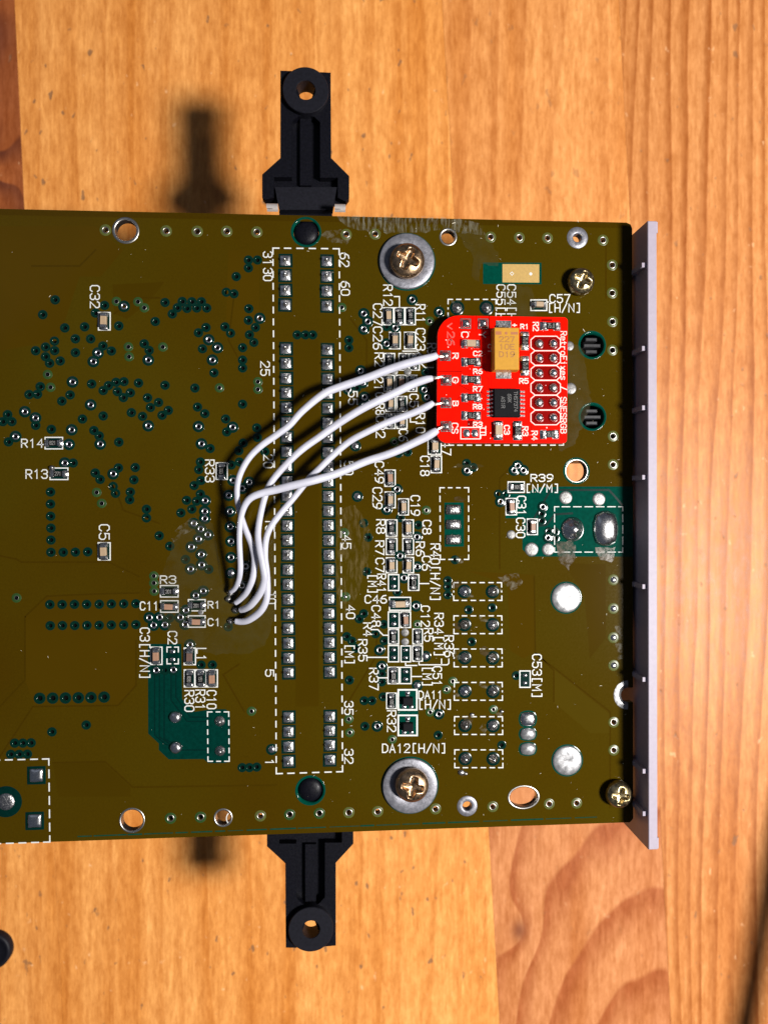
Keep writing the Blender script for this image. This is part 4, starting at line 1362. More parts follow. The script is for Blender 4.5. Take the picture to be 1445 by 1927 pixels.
for i, (x, y) in enumerate(((858, 1100), (885, 1118), (940, 1107), (860, 1178), (912, 1164), (862, 1230), (912, 1225), (858, 1305), (912, 1290), (884, 1354), (912, 1370), (938, 1340), (870, 1455), (860, 570), (935, 1290), (866, 940), (1195 - 330, 1052))):
    rnd = random.Random(i)
    stain([(x + 9 * math.cos(a) * rnd.uniform(0.6, 1.4), y + 8 * math.sin(a) * rnd.uniform(0.6, 1.4)) for a in [0.9 * k for k in range(7)]], 'flux_white' if i % 3 else 'flux_gloss', 0.0546 + i * 0.0004, 0.9, 30 + i)

mb = MB()
rnd = random.Random(77)
for i in range(300):
    if i < 190:
        x, y = rnd.uniform(600, 1180), rnd.uniform(410, 1545)
    else:
        x, y = rnd.uniform(0, 1180), rnd.uniform(410, 1545)
    p = at(x, y)
    s = rnd.uniform(0.025, 0.075) * (1.6 if rnd.random() < 0.06 else 1)
    a = rnd.uniform(0, 3.14)
    e = rnd.choice((1, 1, 1.5, 5))
    ca, sa = math.cos(a), math.sin(a)
    pts = [(p.x + (u_ * ca * e - w_ * sa) * s, p.y + (u_ * sa * e + w_ * ca) * s) for u_, w_ in ((-0.6, -0.3), (0.5, -0.4), (0.6, 0.3), (-0.4, 0.4))]
    mb.prism(pts, 0.06, 0.06 + s * 0.6)
o = built('dust', mb, 'dust', BOARD)
o['kind'] = 'stuff'

# solder splash by the lower row and by the small resistor on the left
for (x, y, r, h) in ((98, 880, 0.50, 0.5), (99, 886, 0.45, 0.4), (888, 1345, 0.42, 0.3), (944, 1339, 0.38, 0.3), (868, 1454, 0.6, 0.35), (876, 1456, 0.4, 0.3)):
    solder_blob('solder_splash', x, y, r, r * 0.8, h, 'solder_dull', n=12, seed=3, z=0.05)

# ------------------------------------------------------------------ black cartridge connector below the board
CON = empty('cartridge_connector', (at(578, 963, -20).x, at(578, 963, -20).y, TABLE_Z), 'black plastic connector below the board with a ring-ended arm at each end', 'connector')
zt, zr, zf = -6.2, -7.4, -9.2     # boss face, rail face, channel floor


def zp(ox, oy, sc, pts, z):
    return [tuple(at(ox + a / sc, oy + b / sc, z)[:2]) for a, b in pts]


def build_ear(up):
    if up:
        ox, oy, sc = 440, 100, 5.16
        outline = [(452, 165), (940, 185), (945, 1015), (1120, 1190), (1120, 1400), (1080, 1470), (955, 1470), (955, 1700), (440, 1700), (440, 1440), (300, 1440), (275, 1395), (275, 1175), (452, 1015)]
        boss = (697, 352, 222, 92)
        rails = [[(452, 165), (560, 168), (700, 600), (620, 612), (562, 668), (562, 1200), (388, 1200), (388, 1400), (300, 1420), (275, 1395), (275, 1175), (452, 1015)],
                 [(840, 180), (940, 185), (945, 1015), (1120, 1190), (1120, 1400), (1090, 1440), (1010, 1400), (1010, 1205), (838, 1205), (838, 668), (780, 612), (700, 600)]]
        rib = [(645, 590), (755, 590), (755, 1300), (645, 1300)]
        step = [(400, 1300), (1000, 1300), (960, 1520), (440, 1520)]
    else:
        ox, oy, sc = 440, 1540, 5.16
        outline = [(320, -60), (1160, -60), (1160, 250), (990, 435), (990, 1230), (505, 1260), (500, 440), (322, 275)]
        boss = (748, 1085, 218, 86)
        rails = [[(322, -60), (440, -60), (440, 250), (605, 250), (605, 775), (660, 830), (740, 880), (610, 1262), (505, 1260), (500, 440), (322, 275)],
                 [(1050, -60), (1160, -60), (1160, 250), (990, 435), (990, 1240), (880, 1250), (740, 880), (830, 830), (885, 770), (885, 240), (1050, 240)]]
        rib = [(695, 235), (800, 235), (800, 860), (695, 860)]
        step = [(440, -60), (1050, -60), (1050, 30), (440, 30)]
    e = obj('arm', None, CON, (0, 0, 0)) if False else None
    bc = at(ox + boss[0] / sc, oy + boss[1] / sc, zt)
    br, hr = boss[2] / sc * MM * (CAM_H - zt) / CAM_H, boss[3] / sc * MM * (CAM_H - zt) / CAM_H
    hole = circle(bc, hr * 1.0, 28)
    mb = MB()
    mb.holed(zp(ox, oy, sc, outline, zf), [hole], zf - 0.9, zf)
    arm = built('arm', mb, 'black_plastic', CON, (bc.x, bc.y, zf))
    for r in rails:
        mb = MB()
        mb.prism(zp(ox, oy, sc, r, zr), zf + 0.01, zr, 0, 0.0)
        built('rail', mb, 'black_plastic', arm, (bc.x, bc.y, zr))
    mb = MB()
    mb.prism(zp(ox, oy, sc, rib, zf), zf + 0.01, zf + 0.9)
    built('rib', mb, 'black_plastic', arm, (bc.x, bc.y, zf))
    mb = MB()
    mb.prism(zp(ox, oy, sc, step, zr), zf + 0.02, zf + 1.9)
    built('step', mb, 'black_plastic_matte', arm, (bc.x, bc.y, zf))
    mb = MB()
    mb.lathe([(br, zf + 0.02), (br, zt - 0.12), (br - 0.10, zt), (hr + 0.08, zt), (hr, zt - 0.1), (hr, zf - 0.9)], 56, bc)
    for i in range(len(mb.s)):
        mb.s[i] = False
    built('boss', mb, 'black_plastic_matte', arm, (bc.x, bc.y, zf))


build_ear(True)
build_ear(False)
mb = MB()
pt, pb = Vector((0, 44.5, 0)), Vector((0, -51.0, 0))
pl, pr = at(512, 963, -20), at(648, 963, -20)
mb.box(((pl.x + pr.x) / 2, (pt.y + pb.y) / 2, (-1.9 + TABLE_Z) / 2), (pr.x - pl.x, pt.y - pb.y, -1.9 - TABLE_Z), 0, 0.3)
built('housing', mb, 'black_plastic', CON, ((pl.x + pr.x) / 2, (pt.y + pb.y) / 2, TABLE_Z))
# bright clip ends beside the upper arm
for (x, y) in ((512.3, 389), (640, 390)):
    c = at(x, y, -4.5)
    mb = MB()
    pts = []
    for i in range(15):
        a = -0.4 + (math.pi + 0.8) * i / 14
        pts.append((0.85 * math.cos(a), 0.85 * math.sin(a)))
    vs, fs = [], []
    for (px_, pz_) in pts:
        vs += [(c.x - 0.95, c.y + pz_ * 0.9 - 0.2, c.z + px_), (c.x + 0.95, c.y + pz_ * 0.9 - 0.2, c.z + px_)]
    fs = [(2 * i, 2 * i + 1, 2 * i + 3, 2 * i + 2) for i in range(14)]
    vs2 = []
    for (px_, pz_) in pts:
        vs2 += [(c.x - 0.95, c.y + pz_ * 0.72 - 0.2, c.z + px_ * 0.8), (c.x + 0.95, c.y + pz_ * 0.72 - 0.2, c.z + px_ * 0.8)]
    mb.add(vs, fs, 0, True)
    mb.add(vs2, [tuple(reversed(f)) for f in fs], 0, True)
    built('clip', mb, 'spring_steel', CON, (c.x, c.y, c.z))
# locating posts seen in the two round holes
for (x, y) in ((576, 436), (584, 1488)):
    c = at(x, y)
    mb = MB()
    mb.lathe([(2.10, -6.0), (2.10, -0.55), (1.92, -0.25), (1.50, 0.0), (0.8, 0.14), (0.02, 0.18)], 30, c)
    built('locating_post', mb, 'black_plastic', CON, (c.x, c.y, -6.0))
# finned pegs of the multi-out socket seen in the two right-hand holes
SOC = empty('socket_body', (at(1114, 716).x, at(1114, 716).y, -18), 'dark plastic socket below the board showing through two round holes beside the red board', 'socket')
for (x, y) in ((1114, 649), (1114.5, 784)):
    c = at(x, y)
    for k, dy in enumerate((-1.05, 0.0, 1.05)):
        mb = MB()
        mb.box((c.x + (0.15 if k == 1 else 0), c.y + dy, -3.8), (3.0 - abs(dy) * 0.9, 0.62, 6.8), 0, 0.12)
        built('fin', mb, 'grey_plastic', SOC, (c.x, c.y, -7))
mb = MB()
c = at(1114, 716)
mb.box((46.2, c.y, -11.9), (14.6, 27, 9.6), 0, 0.3)  # shell made larger than the socket needs, to block bounce light
built('socket_shell', mb, 'black_plastic', SOC, (c.x, c.y, -17))
mb = MB()
mb.box((46.4, -13.5, -10.5), (14.0, 17, 16), 0, 0.3)
o = built('bounce_blocker', mb, 'black_plastic', None, (46.4, -13.5, -18.5))  # unseen block added to keep bounce light off the panel's inner face
tag(o, 'black block added below the board as a jack housing, keeping bounce light off the grey panel', 'socket')

# ------------------------------------------------------------------ grey rear panel
def build_panel():
    zt_ = 5.0
    a, b = at(1218.3, 415, zt_), at(1219.6, 1600, zt_)
    xi = (a.x + b.x) / 2
    xo = at(1237.0, 1000, zt_).x
    y1, y0 = a.y, b.y
    P = empty('rear_panel', ((xi + xo) / 2, (y0 + y1) / 2, -20), 'long pale grey ribbed plastic panel standing on edge beside the board', 'panel')
    mb = MB()
    mb.box(((xi + xo) / 2, (y0 + y1) / 2, (zt_ - 28) / 2), (xo - xi - 0.12, y1 - y0, zt_ + 28), 0, 0.10)
    built('wall', mb, 'plate_grey', P, ((xi + xo) / 2, (y0 + y1) / 2, -20))
    for (ya, yb_) in ((y1 - 0.05, y1 - 1.9), (y0 + 0.05, y0 + 1.9)):
        mb = MB()
        mb.box((xo + 0.08, (ya + yb_) / 2, zt_ / 2 - 10.1), (0.30, abs(ya - yb_), zt_ + 19.8), 0, 0.05)
        built('end_lip', mb, 'plate_grey', P, (xo, ya, -20))
    for y in (498, 655, 767, 898, 1104, 1279, 1452, 1532):
        p = at(1213, y, zt_ - 0.6)
        mb = MB()
        mb.box((xi - 0.32, p.y, zt_ - 0.6 - 11), (0.80, 0.80, 22), 0, 0.05)
        built('rib', mb, 'plate_grey', P, (xi, p.y, -18))
    # jack sockets standing behind the panel opening
    return P


build_panel()


# ------------------------------------------------------------------ screws and washers
def screw_mesh(r, h, mat, rec=0.9, rot=0.0):
    mb = MB()
    n, m = 56, 22
    vs, fs = [], []
    prof = [(r * 0.62, 0.0), (r * 0.62, 0.45), (r, 0.5), (r, 0.5 + h * 0.30)]
    for (a, z) in prof:
        for i in range(n):
            t = 2 * math.pi * i / n
            vs.append((a * math.cos(t), a * math.sin(t), z))
    base = 0.5 + h * 0.30
    dome = h * 0.70
    aw, al = r * 0.17, r * 0.66
    for k in range(1, m + 1):
        q = r * (1 - k / (m + 0.5))
        for i in range(n):
            t = 2 * math.pi * i / n
            x, y = q * math.cos(t), q * math.sin(t)
            z = base + dome * math.sqrt(max(0, 1 - (q / r) ** 2.3))
            xr, yr = x * math.cos(rot) - y * math.sin(rot), x * math.sin(rot) + y * math.cos(rot)

            def arm(u_, w_):
                ww = aw * (1.35 - 0.5 * abs(u_) / al)
                return max(0, min(1, (al - abs(u_)) / (0.10 * r))) * max(0, min(1, (ww - abs(w_)) / (0.07 * r) + 0.4))
            d = max(arm(xr, yr), arm(yr, xr))
            z -= d * rec * (1.0 - 0.45 * q / al if q < al else 0.55)
            vs.append((x, y, z))
    L_ = len(prof) + m
    for a in range(L_ - 1):
        for i in range(n):
            j = (i + 1) % n
            fs.append((a * n + i, a * n + j, (a + 1) * n + j, (a + 1) * n + i))
    fs.append(tuple((L_ - 1) * n + i for i in range(n)))
    mb.add(vs, fs, 0, True)
    return mb.mesh('screw', mat)


def put_screw(x, y, z, r, h, mat, label, rot=0.0):
    p = at(x, y, z)
    o = obj('screw', screw_mesh(r, h, mat, 1.15, rot), None, (p.x, p.y, z))
    tag(o, label, 'screw', 'screws in the board')


def put_washer(x, y, label):
    p = at(x, y, 0.2)
    mb = MB()
    mb.lathe([(4.72, 0.03), (4.72, 0.42), (4.55, 0.52), (1.75, 0.52), (1.7, 0.45), (1.7, 0.03)], 56)
    o = obj('washer', mb.mesh('washer', 'zinc'), None, (p.x, p.y, 0.02))
    tag(o, label, 'washer', 'washers under the large screws')
    mb = MB()
    mb.lathe([(4.95, 0.004), (4.92, 0.016), (4.5, 0.018)], 48)
    obj('washer_land', mb.mesh('washer_land', 'teal_mask'), BOARD, (p.x, p.y, 0.0))


put_washer(765.5, 491.5, 'flat grey washer under the bronze screw near the upper board edge')
put_washer(771.5, 1479, 'flat grey washer under the bronze screw near the lower board edge')
put_screw(765, 494, 0.5, 2.95, 2.1, 'bronze_zinc', 'bronze cross-head screw on a washer above the red board', 0.45)
put_screw(774, 1474, 0.5, 2.85, 2.1, 'bronze_zinc', 'bronze cross-head screw on a washer near the lower board edge', 0.2)
put_screw(1089.5, 532.5, 0.02, 2.32, 1.9, 'brass_zinc', 'small brassy cross-head screw between the board corner and the red board', 0.4)
put_screw(1160, 1491, 0.02, 2.32, 1.9, 'brass_zinc', 'small brassy cross-head screw at the board corner beside the grey panel', 0.15)

# ------------------------------------------------------------------ red adapter board
RZ = 2.4
RED = empty('adapter_board', (at(945, 715, RZ).x, at(945, 715, RZ).y, 0.8), 'small red circuit board soldered on top of the olive board', 'circuit board')
S48 = 4.8167


def rp(a, b, z=RZ):
    return at(800 + a / S48, 570 + b / S48, z)


def rbox(a):
    return 800 + a / S48


def rby(b):
    return 570 + b / S48


def build_red():
    pts = []

    def arc(cx, cy, r, a0, a1, n):
        for i in range(n + 1):
            t = math.radians(a0 + (a1 - a0) * i / n)
            pts.append((cx + r * math.cos(t), cy - r * math.sin(t)))
    arc(302, 302, 190, 90, 180, 10)
    arc(205, 1170, 100, 180, 270, 8)
    arc(1250, 1237, 35, 270, 360, 6)
    arc(1255, 165, 38, 0, 90, 6)
    P = [rp(a, b) for a, b in pts]
    mb = MB()
    mb.prism([(p.x, p.y) for p in P], 0.8, RZ, 0, 0.03)
    # edges darker: mark side faces
    for i, f in enumerate(mb.f):
        if len(f) == 4:
            mb.m[i] = 1
    built('red_substrate', mb, ['red_mask', 'red_edge'], RED, (RED.location.x / U, RED.location.y / U, 0.8))


build_red()
# etched gaps in the copper, darker through the mask
mb = MB()


def gap(pts, w, k=0):
    mb.ribbon([rp(a, b) for a, b in pts], w, RZ + 0.006 + 0.003 * k)


gap([(430, 120), (430, 250)], 0.13)
gap([(462, 120), (462, 250)], 0.10, 1)
gap([(580, 120), (580, 290), (500, 300)], 0.13)
gap([(500, 330), (500, 600)], 0.10, 1)
gap([(108, 620), (330, 620)], 0.13)
gap([(300, 740), (400, 790), (480, 790), (560, 850)], 0.13)
gap([(400, 590), (480, 610), (540, 610), (600, 660), (600, 760)], 0.10, 1)
gap([(380, 600), (440, 650), (520, 640), (575, 690), (575, 770), (620, 790)], 0.08, 2)
gap([(355, 740), (420, 780), (500, 800), (560, 830)], 0.08, 3)
gap([(290, 870), (330, 840)], 0.11)
gap([(330, 880), (430, 945), (520, 920), (560, 870)], 0.11)
gap([(350, 1040), (350, 1110)], 0.11)
gap([(920, 700), (940, 760), (940, 900), (920, 980)], 0.11)
gap([(940, 960), (960, 1100), (960, 1190)], 0.11)
gap([(850, 430), (870, 560)], 0.11)
gap([(700, 1250), (700, 1090)], 0.11)
gap([(1130, 1110), (1130, 1170)], 0.13)
gap([(1000, 1190), (940, 1190)], 0.08, 2)
built('etched_gaps', mb, 'red_gap_and_shade', RED, (rp(700, 700).x, rp(700, 700).y, RZ))
for (a, b, c, d) in ((380, 1065, 440, 1120), (1050, 145, 1150, 165)):
    mb = MB()
    P = [rp(a, b), rp(a, d), rp(c, d), rp(c, b)]
    mb.prism([(p.x, p.y) for p in P], RZ + 0.002, RZ + 0.010)
    built('etched_window', mb, 'red_gap_and_shade', RED, (P[0].x, P[0].y, RZ))

# header outlines with two joints each
HY = [(368, 365), (500, 495), (633, 633), (768, 768), (902, 902), (1038, 1038)]
for i, (ya, yb2) in enumerate(HY):
    yc = (ya + yb2) / 2
    mb = MB()
    o8 = [(995, yc - 66), (1190, yc - 66), (1225, yc - 35), (1225, yc + 35), (1190, yc + 66), (995, yc + 66), (958, yc + 35), (958, yc - 35)]
    P = [rp(a, b) for a, b in o8]
    ins = inset([(p.x, p.y) for p in P][::-1], 0.12)
    m2 = MB()
    m2.prism([(p[0], p[1]) for p in ins], RZ + 0.001, RZ + 0.005)
    built('etched_window', m2, 'red_gap_and_shade', RED, (P[0].x, P[0].y, RZ))
    mb.ribbon([(p.x, p.y) for p in P], 0.15, RZ + 0.016 + 0.003 * (i % 2), True)
    built('printed_outline', mb, 'red_silk', RED, (P[0].x, P[0].y, RZ))
    # copper web between the pads
    for j, x in enumerate((1032, 1160)):
        p = rp(x, yc)
        mb = MB()
        mb.lathe([(0.92, 0.010), (0.90, 0.022), (0.5, 0.024)], 20, mi=1)  # dark ring: dark solder with the dome's shade painted in
        mb.lathe([(0.76, 0.02), (0.72, 0.20), (0.55, 0.45), (0.34, 0.60), (0.02, 0.64)], 18)
        obj('header_joint', mb.mesh('header_joint', ['solder' if (i + j) % 4 else 'solder_dull', 'red_gap_and_shade']), RED, (p.x, p.y, RZ))

# square solder pads for the wires and for C and Y
for (nm, a, b, tip) in (('pad', 367, 187, 0), ('pad', 524, 187, 0), ('wire_pad', 183, 478, 1), ('wire_pad', 190, 700, 1), ('wire_pad', 188, 905, 1), ('wire_pad', 188, 1120, 1)):
    p = rp(a, b)
    mb = MB()
    mb.box((0, 0, 0.012), (1.95, 1.9, 0.02), 1)  # dark border, part dark solder and part painted shade
    mb.box((0, 0, 0.020), (1.75, 1.70, 0.03), 2)
    rnd = random.Random(a)
    n = 20
    vs, fs = [], []
    prof = [(0.80, 0.03, 0.9), (0.74, 0.22, 0.7), (0.58, 0.48, 0.4), (0.36, 0.72, 0.1), (0.14, 0.80, 0), (0.02, 0.80, 0)]
    for li, (r, z, sq) in enumerate(prof):
        for i in range(n):
            t = 2 * math.pi * (i + 0.5) / n
            k = sq / max(abs(math.cos(t)), abs(math.sin(t))) + 1 - sq
            k *= 1 + rnd.uniform(-0.10, 0.10) * tip
            vs.append((r * k * math.cos(t), r * k * math.sin(t), z))
    for q in range(len(prof) - 1):
        for i in range(n):
            j = (i + 1) % n
            fs.append((q * n + i, q * n + j, (q + 1) * n + j, (q + 1) * n + i))
    mb.add(vs, fs, 0, True)
    obj(nm, mb.mesh(nm, ['solder' if not tip else 'solder_dull', 'red_gap_and_shade', 'pad_tin']), RED, (p.x, p.y, RZ + 0.004))


def red_chip(kind, a, b, c, d, horiz, mk=None):
    chip_part(kind, rbox(a), rby(b), rbox(c), rby(d), horiz, RED, RZ, mk, False, 0.84, 0.80)
    p = rp((a + c) / 2, (b + d) / 2)
    w, l = (c - a) / S48 * MM, (d - b) / S48 * MM
    for s in (-1, 1):
        mb = MB()
        if horiz:
            mb.box((s * w * 0.33, 0, 0.012), (w * 0.34, l, 0.018))
        else:
            mb.box((0, s * l * 0.33, 0.012), (w, l * 0.34, 0.018))
        obj('chip_pad', mb.mesh('chip_pad', 'pad_tin'), RED, (p.x, p.y, RZ + 0.006))


random.seed(8)
red_chip('c', 330, 333, 492, 410, True)
for (y, v) in ((535, '182'), (697, '182'), (858, '182'), (1022, '1L6')):
    red_chip('r', 330, y - 40, 500, y + 40, True, v)
red_chip('r', 1042, 172, 1222, 250, True, '75.0')
red_chip('r', 1042, 1152, 1208, 1232, True, '75.0')
red_chip('r', 862, 262, 940, 425, False, '75.0')
red_chip('r', 862, 485, 942, 655, False, '75.0')
red_chip('c', 618, 1070, 702, 1240, False)
red_chip('r', 795, 1075, 878, 1240, False, '75.0')
# jumper pads in their white frame
mb = MB()
mb.ribbon([rp(a, b) for a, b in ((322, 1128), (322, 1232), (497, 1232), (497, 1128))], 0.16, RZ + 0.016, True)
built('printed_outline', mb, 'red_silk', RED, (rp(410, 1180).x, rp(410, 1180).y, RZ))
for x in (375, 450):
    p = rp(x, 1180)
    mb = MB()
    mb.lathe([(0.62, 0.01), (0.60, 0.12), (0.42, 0.28), (0.15, 0.34), (0.02, 0.34)], 16, sq=0.6, sx=1.0, sy=1.15)
    obj('jumper_pad', mb.mesh('jumper_pad', 'solder'), RED, (p.x, p.y, RZ + 0.006))

# tantalum capacitor
TH = 2.75
a_, b_ = rp(628, 222, RZ + TH), rp(850, 604, RZ + TH)
tcx, tcy = (a_.x + b_.x) / 2, (a_.y + b_.y) / 2
tw, tl = abs(b_.x - a_.x), abs(b_.y - a_.y)
mb = MB()
w2, l2 = tw / 2, tl / 2
lv = [(w2 + 0.02, l2 + 0.02, 0.12), (w2 + 0.10, l2 + 0.10, TH * 0.45), (w2 + 0.02, l2 + 0.02, TH - 0.08), (w2 - 0.07, l2 - 0.07, TH)]
vs = []
for (p_, q_, r_) in lv:
    vs += [(-p_, -q_, r_), (p_, -q_, r_), (p_, q_, r_), (-p_, q_, r_)]
fs = [(3, 2, 1, 0), (12, 13, 14, 15)]
for l in (0, 4, 8):
    for i in range(4):
        fs.append((l + i, l + (i + 1) % 4, l + 4 + (i + 1) % 4, l + 4 + i))
mb.add(vs, fs)
tan = obj('tantalum_capacitor', mb.mesh('tantalum_capacitor', 'tantalum'), RED, (tcx, tcy, RZ + 0.02))
tan['label'] = 'yellow block capacitor marked 227 10E D19'


def sub(name, mb_, mat, par, loc=(0, 0, 0)):
    t = bpy.data.objects.new(name, mb_.mesh(name, mat))
    COL.objects.link(t)
    t.parent = par
    t.location = Vector(loc) * U
    return t


mb = MB()
for (x, y, w, h) in ((-w2 * 0.68, l2 * 0.74, w2 * 0.48, l2 * 0.16), (w2 * 0.62, l2 * 0.74, w2 * 0.58, l2 * 0.12)):
    mb.box((x, y, TH + 0.006), (w, h, 0.01))
mb.lathe([(0.24, TH + 0.008), (0.02, TH + 0.012)], 16, (-0.12, l2 * 0.74))
sub('polarity_bar', mb, 'tantalum_bar', tan)
mb = MB()
for row, s in enumerate(('227', '10E', 'D19')):
    for i, ch in enumerate(s):
        for k, st in enumerate(G[ch]):
            cl = st[-1] == 'c'
            pts = [((-w2 * 0.60 + (i * 5.8 + gx) / 15.6 * w2 * 1.22), l2 * (0.33 - row * 0.36) + gy / 6.0 * l2 * 0.24) for gx, gy in (st[:-1] if cl else st)]
            mb.ribbon(pts, 0.17, TH + 0.010 + 0.003 * k, cl)
sub('printed_code', mb, 'tantalum_mark', tan)
for s, (ya, yb2) in ((1, (160, 215)), (-1, (618, 685))):
    p0, p1 = rp(640, ya), rp(780, yb2)
    mb = MB()
    mb.box((0, 0, 0.05), (abs(p1.x - p0.x), abs(p0.y - p1.y) + 0.8, 0.08), 0, 0.03)
    mb.box((0, -s * 0.25, 0.45), (abs(p1.x - p0.x) * 0.8, 0.28, 0.8), 0, 0.05)
    sub('terminal', mb, 'solder', tan, ((p0.x + p1.x) / 2 - tcx, (p0.y + p1.y) / 2 - s * 0.35 - tcy, 0))

# fourteen-lead chip
a_, b_ = rp(622, 775, RZ + 1.0), rp(862, 1036, RZ + 1.0)
ccx, ccy = (a_.x + b_.x) / 2, (a_.y + b_.y) / 2
cw, cl_ = abs(b_.x - a_.x), abs(b_.y - a_.y)
mb = MB()
mb.box((0, 0, 0.62), (cw, cl_, 0.9), 0, 0.14)
chip = obj('amplifier_chip', mb.mesh('amplifier_chip', 'chip_black'), RED, (ccx, ccy, RZ + 0.02))
lead = MB()
lead.box((0.30, 0, 0.56), (0.34, 0.26, 0.12), 0, 0.02)
lead.add([(0.42, -0.13, 0.62), (0.42, 0.13, 0.62), (0.62, 0.13, 0.12), (0.62, -0.13, 0.12), (0.42, -0.13, 0.50), (0.42, 0.13, 0.50), (0.56, 0.13, 0.04), (0.56, -0.13, 0.04)],
         [(0, 3, 2, 1), (4, 5, 6, 7), (0, 4, 7, 3), (1, 2, 6, 5)])
lead.box((0.82, 0, 0.09), (0.50, 0.28, 0.12), 0, 0.03)
lead.box((0.85, 0, 0.03), (0.75, 0.32, 0.03), 0)
lm = lead.mesh('lead', 'solder')
for s in (1, -1):
    for i in range(7):
        t = bpy.data.objects.new('lead', lm)
        COL.objects.link(t)
        t.parent = chip
        t.location = ((s * (cw / 2 - 0.22)) * U, (cl_ / 2 - 0.38 - i * (cl_ - 0.76) / 6) * U, 0)
        t.rotation_euler = (0, 0, 0 if s > 0 else math.pi)
mb = MB()
for row, s in enumerate(('THS7374', '69K', 'AS1R')):
    off = (0.0, 0.45, 0.9)[row]
    for i, ch in enumerate(s):
        for k, st in enumerate(G[ch]):
            cl = st[-1] == 'c'
            pts = [(cw * (0.26 - row * 0.24) + gy / 6.0 * 0.58, cl_ * 0.40 - off - (i * 5.4 + gx) / 5.4 * 0.50) for gx, gy in (st[:-1] if cl else st)]
            mb.ribbon(pts, 0.085, 1.078 + 0.002 * k, cl)
sub('printed_code', mb, 'mark_faint', chip)

# lettering on the red board
RTX = [('C', 330, 262, 390, 310, 90), ('Y', 490, 262, 545, 310, 90), ('C2', 438, 437, 515, 478, 0), ('R6', 438, 598, 515, 640, 0), ('R7', 436, 757, 515, 800, 0), ('R8', 436, 918, 512, 960, 0),
       ('R3', 438, 1080, 515, 1122, 0), ('R1', 865, 192, 935, 232, 0), ('R5', 855, 685, 932, 728, 0), ('R2', 978, 175, 1025, 250, 90), ('R4', 968, 1162, 1015, 1240, 90), ('C3', 716, 1110, 762, 1190, 90), ('R3', 882, 1122, 930, 1202, 90),
       ('TTL', 503, 1120, 548, 1225, 90), ('C1', 570, 375, 603, 450, 90), ('RetroFixes', 1228, 258, 1280, 695, 90), ('/', 1232, 760, 1278, 785, 90), ('SNESRGB', 1228, 855, 1278, 1180, 90),
       ('R', 250, 455, 298, 502, 90), ('G', 248, 675, 298, 720, 90), ('B', 250, 890, 298, 932, 90), ('CS', 240, 1090, 296, 1180, 90), ('+', 792, 185, 826, 215, 0)]
for (s, a, b, c, d, rot) in RTX:
    mb = MB()
    k = 0
    n = len(s)
    g_ = 1.5
    tot = n * (4 + g_) - g_
    for i, ch in enumerate(s):
        for st in G[ch]:
            cl = st[-1] == 'c'
            pts = []
            for gx, gy in (st[:-1] if cl else st):
                u_ = (i * (4 + g_) + gx) / tot
                w_ = gy / 6.0
                pts.append(rp(a + (c - a) * u_, d - (d - b) * w_) if rot == 0 else rp(a + (c - a) * w_, b + (d - b) * u_))
            mb.ribbon(pts, 0.17 if n < 5 else 0.135, RZ + 0.018 + 0.003 * (k % 3), cl)
            k += 1
    p = rp((a + c) / 2, (b + d) / 2)
    built('printed_label', mb, 'red_silk', RED, (p.x, p.y, RZ))
mb = MB()
for (s, a, b, c, d) in (('v', 205, 185, 258, 235), ('26', 202, 262, 262, 380)):
    n = len(s)
    for i, ch in enumerate(s):
        for st in G[ch]:
            pts = [rp(a + (c - a) * gy / 6.0, b + (d - b) * (i * 5.5 + gx) / (n * 5.5 - 1.5)) for gx, gy in st]
            mb.ribbon(pts, 0.22, RZ + 0.012)
built('printed_label', mb, 'red_etched', RED, (rp(230, 280).x, rp(230, 280).y, RZ))
# flux specks on the red board
mb = MB()
rnd = random.Random(4)
for i in range(60):
    p = rp(rnd.uniform(140, 1240), rnd.uniform(150, 1240))
    s = rnd.uniform(0.05, 0.13)
    mb.prism([(p.x + s * math.cos(q), p.y + s * math.sin(q)) for q in (0.2, 1.5, 2.7, 4.1, 5.2)], RZ + 0.02, RZ + 0.06)
o = built('flux_specks', mb, 'red_silk', RED, (rp(700, 700).x, rp(700, 700).y, RZ))
o['kind'] = 'stuff'
# pillars of solder that carry it
for (a, b) in ((1032, 368), (1160, 368), (1032, 1038), (1160, 1038), (367, 187), (188, 1120)):
    p = rp(a, b)
    mb = MB()
    mb.lathe([(0.6, 0.02), (0.42, 0.3), (0.42, 0.6), (0.6, 0.82)], 12)
    obj('stand_joint', mb.mesh('stand_joint', 'solder_dull'), RED, (p.x, p.y, 0))


# ------------------------------------------------------------------ white wires
def spline(pts, per=7):
    P = [pts[0]] + list(pts) + [pts[-1]]
    out = []
    for i in range(1, len(P) - 2):
        a, b, c, d = P[i - 1], P[i], P[i + 1], P[i + 2]
        for k in range(per):
            t = k / per
            out.append(tuple(0.5 * (2 * b[j] + (c[j] - a[j]) * t + (2 * a[j] - 5 * b[j] + 4 * c[j] - d[j]) * t * t + (3 * b[j] - a[j] - 3 * c[j] + d[j]) * t ** 3) for j in range(len(b))))
    out.append(tuple(pts[-1]))
    return out


